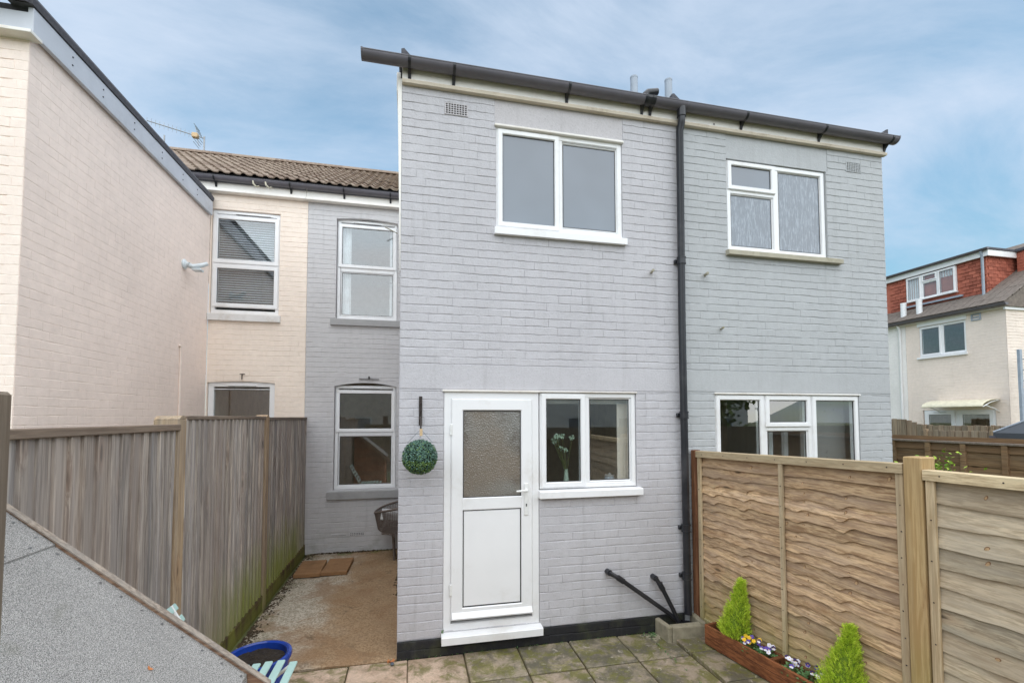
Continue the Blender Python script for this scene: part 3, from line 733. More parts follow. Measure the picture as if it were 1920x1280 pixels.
def downpipe():
    x, y = XB, -.06
    mb = MB(); mb.tube([(x, -.096, 5.16), (x, -.096, 5.06), (x, -.088, 5.01), (x, y, 4.95), (x - .012, y, 3.0), (x + .0, y, .16)], .036, 16)
    p = mb.build('downpipe', M['black_pipe'], house, smooth=True)
    mb = MB(); mb.tube([(x, -.096, 5.18), (x, -.096, 5.075)], .044, 16)
    mb.build('outlet', M['black_pipe'], p, smooth=True)
    for z in (3.62, 2.08, .98, .52):
        c = MB(); c.tube([(x - .007, y, z - .03), (x - .007, y, z + .03)], .0415, 16)
        for q in (-.03, .03): c.tube([(x - .007, y, z + q - .006), (x - .007, y, z + q + .006)], .045, 16)
        c.box(x - .06, x + .05, y + .03, -.001, z - .02, z + .02, .004); c.build('pipe_collar', M['black_pipe'], p, smooth=True)
downpipe()
g2 = MB()
def waste(pts, r=.021):
    mb = MB(); mb.tube(pts, r, 12); w = mb.build('waste_pipe', M['black_pipe'], house, smooth=True)
    P = [Vector(p) for p in pts]
    c = MB(); d = (P[3] - P[2]).normalized()
    c.tube([P[2] - d * .02, P[2] + d * .05], r + .006, 12); c.tube([P[0], P[1]], r + .006, 12); c.build('pipe_collar', M['black_pipe'], w, smooth=True)
waste([(1.925, .01, .606), (1.93, -.055, .604), (2.02, -.062, .55), (2.07, -.064, .515), (2.50, -.075, .205), (2.62, -.08, .11), (2.65, -.085, .04)])
waste([(2.395, .01, .525), (2.398, -.06, .52), (2.44, -.066, .46), (2.47, -.068, .405), (2.56, -.09, .22), (2.60, -.10, .12), (2.62, -.1, .04)])
def stub(hs, p, d, r=.012):
    mb = MB(); p = Vector(p); d = Vector(d); mb.tube([p + d * -.3, p, p + d], r, 10); mb.tube([p + d * .85, p + d * 1.02], r * .7, 8); mb.build('overflow_pipe', M['sill_moss'], hs, smooth=True)
stub(house, (2.43, 0, 3.50), (-.035, -.10, -.01), .013)
# flues on the roof
for (x, ztop) in ((2.745, 6.235), (3.215, 6.275)):
    hs = house
    mb = MB(); mb.lathe((x, .9, 5.3), [(.045, 0), (.045, ztop - 5.3 - .02), (.047, ztop - 5.3 - .02), (.047, ztop - 5.3), (.0, ztop - 5.3 + .01)], 20); mb.build('vent_pipe', M['flue'], hs, smooth=True)
mb = MB(); mb.tube([(2.88, .9, 5.3), (2.88, .9, 5.98), (2.89, .9, 6.03), (2.93, .9, 6.07), (3.06, .9, 6.10)], .04, 14); mb.build('boiler_flue', M['black_pipe'], house, smooth=True)

# rear wall of the grey house
HR = [(-1.075, -.86, .245, .285), (-.81, -.59, .245, .30), (-1.062, -.135, 3.60, 5.205), (-1.06, -.135, .945, 2.63)]
rear = make_wall('rear_wall', house, TY(RY), -1.482, .0, .0, 5.40, HR, M['paint_rear'])
ms.wall(rear, TY(RY), -1.478, -.004, .0, 5.36, HR, M['paint_rear'], 14)
ms.finish()
TR = TY(RY)
window(house, TR, -1.055, -.14, 3.605, 5.195, [(-1.04, -.155, 4.42, 5.12, True, 'clear'), (-1.0, -.19, 3.66, 4.36, False, 'clear')], y=.06, fwid=.05, mull=[(-1.0, -.19, 4.36, 4.43)], vent=(-.83, -.38, 5.15), sashw=.055)
sill(house, TR, -1.13, -.05, 3.49, 3.59, .05, M['sill_grey'])
window(house, TR, -1.055, -.14, .95, 2.56, [(-1.04, -.155, 1.83, 2.49, True, 'clear'), (-1.0, -.19, 1.0, 1.78, False, 'clear')], y=.06, fwid=.05, mull=[(-1.0, -.19, 1.775, 1.84)], vent=(-.8, -.38, 2.52), sashw=.055)
sill(house, TR, -1.145, -.04, .815, .935, .05, M['sill_grey'])
def arch_fill(hs, T, x0, x1, zs, rise, ztop, mat, y0=.002, y1=.09):
    n = 12; pts = []
    for k in range(n + 1): t_ = k / n; pts.append((x0 + (x1 - x0) * t_, zs + rise * (1 - (2 * t_ - 1) ** 2)))
    mb = MB(T)
    for k in range(n):
        a, b = pts[k], pts[k + 1]; mb.prism([(a[0], a[1]), (b[0], b[1]), (b[0], ztop), (a[0], ztop)], 'y', y0, y1)
    mb.build('arch', mat, hs)
arch_fill(house, TR, -1.06, -.135, 2.545, .055, 2.63, M['paint_rear']); arch_fill(house, TR, -1.06, -.135, 5.175, .03, 5.206, M['paint_rear'])
air_brick(house, TR, -1.075, -.86, .245, .285, 12, 1, M['paint_rear'], .5); air_brick(house, TR, -.81, -.59, .245, .30, 8, 2, M['paint_rear'], .6)
room(house, TR, -1.45, -.0, .105, 2.4, 2.9, 5.35, M['room_light']); room(house, TR, -1.45, .0, .105, 2.6, .1, 2.7, M['room_dark'])
def curtain(hs, T, x0, x1, z0, z1, y=.16, n=18):
    mb = MB(T); vs = []; fs = []
    for i in range(n + 1):
        x = x0 + (x1 - x0) * i / n; yy = y + .018 * math.sin(i * 1.9)
        vs += [(x, yy, z0), (x, yy, z1)]
    for i in range(n): fs.append((2 * i, 2 * i + 2, 2 * i + 3, 2 * i + 1))
    mb.add(vs, fs); mb.build('curtain', M['curtain'], hs, smooth=True)
curtain(house, TR, -1.04, -.86, 3.5, 5.25); curtain(house, TR, -.26, -.12, 3.5, 5.25); curtain(house, TR, -.20, -.12, .9, 2.6)
mb = MB(TR); mb.box(-.52, -.22, .10, .12, 4.22, 4.24); mb.build('stay_arm', M['gasket'], house)
stub(house, (-.155, RY, 5.02), (-.16, -.22, -.01), .008)
mb = MB(TR); mb.box(-.70, -.40, -.02, .004, 2.655, 2.662); mb.box(-.56, -.54, -.03, .004, 2.655, 2.70); mb.build('wire_bracket', M['rust'], house)
mb = MB(TR); mb.box(-1.50, .0, -.04, .02, 5.44, 5.60, .004); mb.build('fascia', M['upvc_old'], house)
mb = MB(TR); mb.box(-1.50, .0, -.10, -.0, 5.395, 5.435, .004); mb.build('soffit', M['upvc_old'], house)
gutter(house, -1.50, -.002, RY - .10, 5.60, .056, brackets=(-.95, -.25), stop=(False, True))

# ------------------------------------------------------------------ tiled roof of the terrace
PITCH = math.radians(30.7)
def tile_mesh():
    mb = MB(); w, l, n = .30, .42, 12; vs = []; fs = []
    def zz(t_):
        a = (t_ * 2) % 1.0
        return .028 * max(0, math.sin(PI * min(1, a / .55))) if a < .55 else 0
    for yy, dz in ((0, 0), (l, 0)):
        for i in range(n + 1): vs.append((w * i / n * 1.02, yy, zz(i / n * .999) + (.018 if yy == 0 else .0)))
    for i in range(n + 1): vs.append((w * i / n * 1.02, 0, zz(i / n * .999) + .018 - .016))
    for i in range(n):
        fs.append((i, i + 1, n + 2 + i, n + 1 + i)); fs.append((2 * n + 2 + i, 2 * n + 3 + i, i + 1, i))
    mb.add(vs, fs); return mb.mesh('roof_tile', M['tile'], Vector((0, 0, 0)), smooth=True)
TM = tile_mesh()
def tiled_roof(hs, x0, x1, eave_y, eave_z, rows, gauge=.325, name='roof', vis=None, label=None):
    A = Matrix.Translation((0, eave_y, eave_z)) @ Matrix.Rotation(PITCH, 4, 'X')
    mb = MB(A); L = rows * gauge; mb.box(x0, x1, .04, L + .05, -.09, -.012); rf = mb.build(name, M['felt_dark'], hs)
    nx = int(round((x1 - x0) / .30))
    for j in range(rows):
        for i in range(nx):
            mw = A @ Matrix.Translation((x0 + i * .30, j * gauge, R.uniform(-.003, .004))) @ Matrix.Rotation(-.03, 4, 'X') @ Matrix.Rotation(R.uniform(-.008, .008), 4, 'Z')
            link_mesh('roof_tile', TM, rf, mw)
    ridge = A @ Vector((0, L, 0)); k = x0
    while k < x1 - .01:
        m2 = MB(); e = min(k + .44, x1)
        m2.prism([(ridge.y - .14 * math.cos(PI * q / 8), ridge.z - .03 + .10 * math.sin(PI * q / 8)) for q in range(9)], 'x', k + .004, e); m2.build('ridge_tile', M['tile'], rf, smooth=True); k += .44
    # far slope closes the roof
    m3 = MB(); m3.prism([(eave_y + .04, eave_z - .1), (ridge.y, ridge.z - .06), (2 * ridge.y - eave_y, eave_z - .1)], 'x', x0 + .01, x1 - .01); m3.build('roof_core', M['felt_dark'], rf)
    return rf
tiled_roof(house, -1.50, .0, RY - .13, 5.645, 13)

# ------------------------------------------------------------------ pale grey neighbour (right half of the extension)
nb = thing('pale_grey_house', 'pale grey painted brick house behind the lapped fence, right of the black downpipe', 'house', (2.74, 0, 0))
XR = 5.375
H2 = [(4.855, 5.062, 4.815, 4.93), (3.312, 4.578, 3.775, 4.78), (3.119, 4.925, 1.25, 2.298)]
flat2 = [(3.312, 4.60, 4.78, 5.06), (XB, XR, 2.315, 2.535)]
ext2 = make_wall('extension_wall', nb, I4, XB + .002, XR - .02, 0, 5.12, H2, M['paint_pale'])
m2 = Masonry(); m2.wall(ext2, I4, XB + .004, XR - .02, 0, 5.06, H2 + flat2, M['paint_pale'], 21, hide=lambda p: p.z < 1.7 and p.x > 2.86)
side2 = make_wall('flank_wall', nb, TXp(XR - .02), .1, RY, 0, 5.12, [], M['paint_pale'], yb=.09)
m2.wall(side2, TXp(XR - .012), .0, RY, 0, 5.06, [], M['paint_pale'], 22, phase=.5, hide=lambda p: True); m2.finish()
for (a, b, c, d) in flat2:
    mb = MB(); mb.box(a + .003, b - (.02 if c < 3 else .003), .012 if c > 3 else -.001, .04, c + .002, d - .002, .003); mb.build('lintel', M['panel_pale'] if c > 3 else M['paint_pale'], nb)
window(nb, I4, 3.325, 4.572, 3.80, 4.775, [(3.335, 3.92, 4.455, 4.765, True, 'frost'), (3.365, 3.905, 3.845, 4.425, False, 'rain'), (3.965, 4.535, 3.84, 4.735, False, 'rain')], y=.02, fwid=.05, mull=[(3.905, 3.965, 3.82, 4.76), (3.36, 3.91, 4.42, 4.47)])
sill(nb, I4, 3.285, 4.72, 3.738, 3.79, .055, M['sill_moss'])
window(nb, I4, 3.125, 4.92, 1.25, 2.292, [(3.135, 3.70, 1.26, 2.282, True, 'clear'), (3.725, 4.285, 1.955, 2.282, True, 'clear'), (3.745, 4.265, 1.29, 1.925, False, 'clear'), (4.31, 4.91, 1.26, 2.282, True, 'clear')], y=.012, fwid=.045, mull=[(3.695, 3.745, 1.27, 2.28), (4.265, 4.315, 1.27, 2.28), (3.74, 4.27, 1.915, 1.965)])
mb = MB(); mb.box(3.112, 4.935, -.018, .03, 2.293, 2.308, .003); mb.build('drip_strip', M['upvc_old'], nb)
room(nb, I4, 2.82, 5.27, .105, 2.6, .1, 2.5, M['room_dark']); room(nb, I4, 2.82, 5.27, .105, 2.6, 2.7, 4.95, M['room'])
def floral():
    t = NT('floral_roller_blind'); p = t.coord()
    k = t.rng(t.voro(p, 17), .05, .22, 1, 0); k2 = t.rng(t.noise(p, 24, 3, .6), .5, .6, 0, 1)
    return t.fin(t.mix(t.ma('MULTIPLY', t.ma('MULTIPLY', k, k2), .8), s2l((150, 146, 144)), s2l((70, 66, 66))), .9)
M['floral'] = floral()
mb = MB(); mb.box(4.30, 4.90, .16, .17, 1.42, 2.3); mb.build('roller_blind', M['floral'], nb)
mb = MB(); mb.box(3.0, 5.1, .9, 1.4, .9, 1.36); mb.build('worktop', M['room_light'], nb)
mb = MB(); [mb.box(x, x + .05, .3, .34, 1.3, 1.95) for x in (4.02, 4.22)]; mb.box(4.02, 4.5, .3, .34, 1.40, 1.44); mb.build('window_shelf', M['curtain'], nb)
air_brick(nb, I4, 4.855, 5.062, 4.815, 4.93, 8, 6, M['paint_pale'])
stub(nb, (3.035, 0, 3.515), (-.04, -.10, -.015), .014); stub(nb, (3.21, 0, 2.965), (-.04, -.09, -.005), .011)
r2 = ext_top(nb, XB + .003, XR + .01, 0)
mb = MB(); mb.prism([(XR + .03, 5.25), (XR + .03, 5.345), (XR + .0, 5.335), (XR - .10, 5.25)], 'y', -.05, 3.2); mb.build('roof_kerb', M['felt_dark'], r2)
gutter(nb, XB + .053, 5.44, -.092, 5.205, .060, brackets=(3.475, 4.46, 5.36), unions=(), stop=(False, True))
mb = MB(); mb.box(XB + .42 - .006, XB + .42 + .006, -.034, -.028, 5.095, 5.106); mb.build('nail', M['gasket'], nb)

# ------------------------------------------------------------------ cream house (left)
cr = thing('cream_house', 'cream painted brick house left of the board fence, its extension filling the left edge', 'house', (-2.8, RY, 0))
XC = -2.83
HC = [(-2.815, -1.875, 3.60, 5.165), (-2.815, -1.905, .3, 2.60)]
crw = make_wall('rear_wall', cr, TR, -2.83, -1.484, 0, 5.40, HC, M['paint_cream'])
m3 = Masonry(); m3.wall(crw, TR, -2.826, -1.486, 0, 5.36, HC, M['paint_cream'], 31, joint=.0002, bed=.003, tilt=.01, hide=lambda p: p.z < 1.9)
crs = make_wall('extension_wall', cr, TXp(XC), .08, RY, 0, 5.1, [], M['paint_cream_side'], yf=.0024)
def hid(p): return p.z < 2.15
m3.wall(crs, TXp(XC + .0) @ Matrix.Diagonal((1, .5, 1, 1)), .085, RY - .004, .01, 5.06, [], M['paint_cream_side'], 32, hide=hid, joint=.0, bed=.0012, tilt=.003)
crf = make_wall('end_wall', cr, TY(.08), -6.2, XC - .1, 0, 5.1, [], M['paint_cream_side'])
m3.wall(crf, TY(.078), -4.6, XC - .002, .01, 5.06, [], M['paint_cream_side'], 33, phase=.5, joint=.0, bed=.0012, tilt=.003, hide=hid); m3.finish()
window(cr, TR, -2.81, -1.88, 3.605, 5.16, [(-2.795, -1.895, 4.36, 5.09, True, 'clear'), (-2.795, -1.895, 3.70, 4.345, True, 'clear')], y=.03, fwid=.055, mull=[(-2.80, -1.89, 4.325, 4.385)], vent=(-2.5, -2.0, 5.115), sashw=.062)
sill(cr, TR, -2.825, -1.845, 3.49, 3.595, .05, M['sill_stone'])
mb = MB(TR)
z = 3.74
while z < 5.06:
    mb.prism([(.118, z), (.135, z + .015), (.136, z + .0142), (.119, z - .001)], 'x', -2.75, -1.94); z += .036
mb.build('venetian_blind', M['blind'], cr)
window(cr, TR, -2.81, -1.91, .32, 2.59, [(-2.76, -1.96, .4, 2.49, False, 'clear')], y=.03, fwid=.075, vent=(-2.55, -2.15, 2.535))
arch_fill(cr, TR, -2.815, -1.905, 2.575, .02, 2.60, M['paint_cream'])
room(cr, TR, -2.85, -1.55, .105, 2.5, 2.9, 5.35, M['room']); room(cr, TR, -2.85, -1.55, .105, 2.6, .1, 2.8, M['room_dark'])
mb = MB(TR); mb.tube([(-2.34, 0, 2.70), (-2.34, -.05, 2.70), (-2.34, -.05, 2.62)], .008, 8); mb.tube([(-2.37, -.05, 2.70), (-2.30, -.05, 2.70)], .006, 8); mb.build('tap_hook', M['rust'], cr)
mb = MB(TR); mb.box(-3.4, -1.503, -.04, .02, 5.44, 5.60, .004); mb.build('fascia', M['upvc_old'], cr)
mb = MB(TR); mb.box(-3.0, -1.503, -.10, .0, 5.395, 5.435, .004); mb.build('soffit', M['upvc_old'], cr)
gutter(cr, -3.4, -1.502, RY - .10, 5.60, .056, brackets=(-2.75, -1.72), stop=(True, False))
for x in (-2.22, -2.05):
    mb = MB(); mb.tube([(x, RY - .16, 5.56), (x + .02, RY - .2, 5.50), (x + .06, RY - .2, 5.46), (x + .09, RY - .18, 5.48)], .012, 8); mb.build('line_hook', M['sill_moss'], cr, smooth=True)
tiled_roof(cr, -5.10, -1.50, RY - .13, 5.645, 13)
# flat roof of the cream extension
mb = MB(); mb.box(-6.3, XC + .0, .06, RY + .2, 5.1, 5.26); fr = mb.build('flat_roof', M['felt_dark'], cr)
mb = MB(); mb.box(XC + .012, XC + .05, .03, RY - .06, 5.03, 5.235, .004); bb = mb.build('bargeboard', M['lead'], cr)
for y in (.45, .85, 1.35, 1.9, 2.4, 2.8):
    for dz in (5.10, 5.17):
        s = MB(); s.tube([(XC + .045, y, dz), (XC + .054, y, dz)], .007, 8); s.build('screw', M['gasket'], bb)
mb = MB(); mb.prism([(XC - .12, 5.26), (XC - .04, 5.32), (XC + .05, 5.325), (XC + .068, 5.29), (XC + .06, 5.24), (XC - .04, 5.24)], 'y', .0, RY - .06); mb.build('roof_kerb', M['felt_dark'], cr)
mb = MB(); mb.box(-6.3, XC + .055, .025, .075, 5.03, 5.19, .004); mb.build('fascia', M['lead'], cr)
mb = MB(); mb.box(-6.3, XC + .07, -.02, .1, 5.0, 5.027, .003); mb.build('soffit', M['upvc_old'], cr)
gutter(cr, -6.3, XC + .03, -.05, 5.30, .07, brackets=(), stop=(True, True))
# floodlight and conduit
mb = MB(); mb.lathe((0, 0, 0), [(0, 0), (.062, .0), (.066, .015), (.052, .03), (.03, .04), (.028, .07)], 20)
fl = MB(Matrix.Translation((XC, 2.6, 4.07)) @ Matrix.Rotation(PI / 2, 4, 'Y')); fl.v = [fl.T @ p for p in mb.v]; fl.f = mb.f; fl.mi = mb.mi
lo = fl.build('security_light', M['light_body'], cr, smooth=True)
h = MB(); h.tube([(XC + .06, 2.6, 4.06), (XC + .10, 2.62, 4.05), (XC + .20, 2.66, 4.09), (XC + .25, 2.68, 4.12)], (.036), 12, True, .026); h.box(XC + .09, XC + .20, 2.6, 2.7, 4.0, 4.03, .006); h.build('lamp_head', M['light_body'], lo, smooth=True)
mb = MB(); mb.tube([(XC + .004, 2.52, 2.985), (XC + .014, 2.55, 2.985), (XC + .014, 2.565, 2.97), (XC + .014, 2.565, 1.2)], .013, 8); mb.build('conduit', M['paint_cream_side'], cr, smooth=True)

# ------------------------------------------------------------------ TV aerial on the ridge
def aerial(name, p, tip, label, s=1):
    a = thing(name, label, 'tv aerial', p); p = Vector(p); tip = Vector(tip)
    m = MB(); m.tube([p, p + Vector((0, 0, .56 * s))], .017 * s, 8); m.build('mast', M['metal'], a)
    top = p + Vector((0, 0, .52 * s)); m = MB(); m.tube([top, tip], .009 * s, 6); m.build('boom', M['metal'], a)
    d = (tip - top); sd_ = Vector((0, 1, 0)) if abs(d.x) > abs(d.y) else Vector((1, 0, 0))
    m = MB()
    for k in range(12):
        q = top + d * (.2 + .8 * k / 11); l = .07 * s; m.tube([q - Vector((0, 0, l)), q + Vector((0, 0, l))], .004 * s, 5)
    m.build('element', M['metal'], a, kind='stuff')
    m = MB()
    for dz in (-1, 1):
        for k in range(4):
            q = top + d * (.08 + .02 * k) + Vector((0, 0, dz * (.05 + .05 * k) * s)); m.tube([q - sd_ * .14 * s, q + sd_ * .14 * s], .005 * s, 5)
    m.tube([top + d * .10 - Vector((0, 0, .2 * s)), top + d * .16 + Vector((0, 0, .2 * s))], .006 * s, 5); m.build('reflector', M['metal'], a)
    m = MB(); b = top + d * .16; m.box(b.x - .06 * s, b.x + .06 * s, b.y - .05 * s, b.y + .05 * s, b.z - .05 * s, b.z + .05 * s, .01); m.build('dipole_box', M['jute'], a)
aerial('tv_aerial', (-4.39, 6.9, 7.66), (-5.47, 6.85, 8.40), 'long pronged tv aerial on a short mast above the brown tiled ridge')
m = thing('roof_pole', 'thin bare pole standing just left of the tv aerial', 'pole', (-5.02, 6.9, 7.6)); mb = MB(); mb.tube([(-5.16, 6.9, 7.5), (-5.16, 6.9, 8.15)], .016, 8); mb.build('shaft', M['metal'], m)

# ------------------------------------------------------------------ left fence
lf = thing('board_fence', 'tall silvery grey fence of upright boards with green algae along its foot', 'fence', (-1.45, .5, 0))
def feather_board(y, w, zb, zt, x=-1.45):
    mb = MB(); r = R.uniform
    zt += r(-.004, .004); lean = r(-.004, .004); bow = r(-.006, .006)
    secs = 3; vs = []; fs = []
    for k in range(secs + 1):
        z = zb + (zt - zb) * k / secs; dx = bow * math.sin(PI * k / secs); dy = lean * k / secs
        t0, t1 = .006, .020
        vs += [(x - .018 + dx, y + dy, z), (x + .009 + dx, y + dy, z), (x + .011 + dx, y + dy + .003, z), (x - .006 + dx, y + w + dy, z), (x - .018 + dx, y + w + dy, z)]
    for k in range(secs):
        for i in range(5): a = k * 5 + i; b = k * 5 + (i + 1) % 5; fs.append((a, b, b + 5, a + 5))
    fs += [(0, 1, 2, 3, 4), tuple(secs * 5 + i for i in (4, 3, 2, 1, 0))]
    mb.add(vs, fs); mb.build('fence_board', M['fence_grey'], lf)
for (ya, yb, zt) in ((-3.2, -.565, 1.985), (-.455, 1.335, 2.055), (1.445, 3.33, 2.045)):
    y = ya
    while y < yb - .02:
        w = min(R.uniform(.085, .108), yb - y); feather_board(y, w + .008, .15, zt); y += w
    mb = MB(); mb.box(-1.475, -1.435, ya, yb, .0, .165, .004); mb.build('gravel_board', M['gravel_board'], lf)
    for z in (.45, 1.1, 1.75):
        mb = MB(); mb.box(-1.55, -1.468, ya - .05, yb + .05, z, z + .07, .004); mb.build('rail', M['fence_cap'], lf)
    mb = MB(); mb.box(-1.49, -1.425 if zt < 2 else -1.436, ya, yb, zt - .012, zt + (.03 if zt < 2 else .018), .004); mb.build('capping', M['fence_cap'], lf)
for (y, zt, xa) in ((-.575, 2.075, -1.59), (1.34, 2.09, -1.55), (-2.45, 2.06, -1.59)):
    mb = MB(); mb.box(xa, -1.432, y, y + .105, -.1, zt - .025, .008)
    n = 6; mb.prism([(y + .105 * k / n, zt - .026 + .026 * math.sin(PI * k / n)) for k in range(n + 1)], 'x', xa + .004, -1.434); mb.build('post', M['fence_post'], lf)

# ------------------------------------------------------------------ foreground post and shed
fp = MB(); fp.box(-.72, -.583, -3.20, -3.11, -.06, 2.105, .006)
tag(fp.build('timber_post', M['front_post'], None, org=Vector((-.6, -3.15, 0))), 'weathered timber post in the extreme foreground beside the felt roofed shed', 'post')
sh = thing('garden_shed', 'small shed with speckled grey felt roof in the near left corner', 'shed', (-.95, -2.45, 0))
SL = (1.686 - .991) / (1.403 - .558)
def rz(x): return 1.686 - SL * (x + 1.403)
y0, y1 = -2.98, -1.955
mb = MB(); mb.prism([(-1.42, rz(-1.42)), (-.56, rz(-.56)), (-.56, rz(-.56) - .02), (-1.42, rz(-1.42) - .02)], 'y', y0, y1); rf = mb.build('roof', M['shed_trim'], sh)
mb = MB(); mb.prism([(-1.27, rz(-1.27) + .006), (-.555, rz(-.555) + .006), (-.552, rz(-.552) - .03), (-.556, rz(-.556) - .03), (-.56, rz(-.56) + .002), (-1.27, rz(-1.27) + .002)], 'y', y0, y1 + .003); mb.build('felt_sheet', M['felt'], rf)
mb = MB(); mb.prism([(-1.42, rz(-1.42) + .014), (-1.243, rz(-1.243) + .014), (-1.243, rz(-1.243) + .008), (-1.42, rz(-1.42) + .008)], 'y', y0, y1 + .003); mb.build('felt_sheet', M['felt'], rf)
mb = MB(); e = -.468
mb.prism([(-1.43, rz(-1.43) + .022), (e, rz(e) + .022), (e, rz(e) - .085), (-1.43, rz(-1.43) - .085)], 'y', y1 + .004, y1 + .026); mb.build('bargeboard', M['shed_trim'], sh)
mb = MB(); mb.prism([(-1.43, rz(-1.43) + .030), (e, rz(e) + .030), (e, rz(e) + .0235), (-1.43, rz(-1.43) + .0235)], 'y', y1 - .003, y1 + .028); mb.build('lit_edge_strip', M['fence_cap2'], sh)  # paler strip paints in the light caught along the bargeboard's top edge
mb = MB(); mb.box(-.575, -.558, y0 + .02, y1 + .003, rz(-.56) - .13, rz(-.56) - .032, .003); mb.build('eaves_board', M['shed_board'], sh)
nl = MB()
for q in range(12):
    x = -1.36 + q * .072; nl.lathe((x, y1 - .03, rz(x) + (.0145 if x < -1.243 else .0065)), [(.006, 0), (.0055, .002), (.0001, .003)], 8)
for q in range(9): nl.lathe((-1.26, y0 + .05 + q * .11, rz(-1.26) + .0145), [(.006, 0), (.0055, .002), (.0001, .003)], 8)
nl.build('felt_nails', M['metal'], rf, kind='stuff')
k = 0
zb = .02
while zb < 1.6:                                         # shiplap boards of the wall facing the house
    zt = zb + .12
    xr = -.60
    xm = min(xr, -1.403 + (1.686 - .05 - zt) / SL)
    if xm > -1.38:
        mb = MB(); mb.prism([(y1 - .07, zb), (y1 - .048, zb + .004), (y1 - .056, zt - .004), (y1 - .07, zt - .004)], 'x', -1.40, xm); mb.build('wall_board', M['shed_board'], sh)
    if zt < .93:
        mb = MB(); mb.prism([(-.64, zb), (-.60, zb + .004), (-.61, zt - .004), (-.64, zt - .004)], 'y', y0 + .04, y1 - .075); mb.build('wall_board', M['shed_board'], sh)
    zb = zt
mb = MB(); mb.prism([(-1.40, .0), (-.645, .0), (-.645, rz(-.645) - .03), (-1.40, rz(-1.40) - .03)], 'y', y0 + .05, y1 - .075); mb.build('shed_core', M['shed_board'], sh)
def fallen_leaf(p, s, tilt, label):
    mb = MB(Matrix.Translation(p) @ tilt); n = 8
    mb.add([(s * math.cos(2 * PI * k / n), .55 * s * math.sin(2 * PI * k / n), .004 * math.cos(4 * PI * k / n)) for k in range(n)] + [(0, 0, .002)], [(k, (k + 1) % n, n) for k in range(n)])
    tag(mb.build('fallen_leaf', M['dead_leaf'], None, org=Vector(p)), label, 'leaf')
TL = Matrix.Rotation(math.atan(SL), 4, 'Y')
fallen_leaf((-.78, -2.22, rz(-.78) + .012), .011, TL, 'tiny brown leaf lying on the grey shed felt near the eaves')

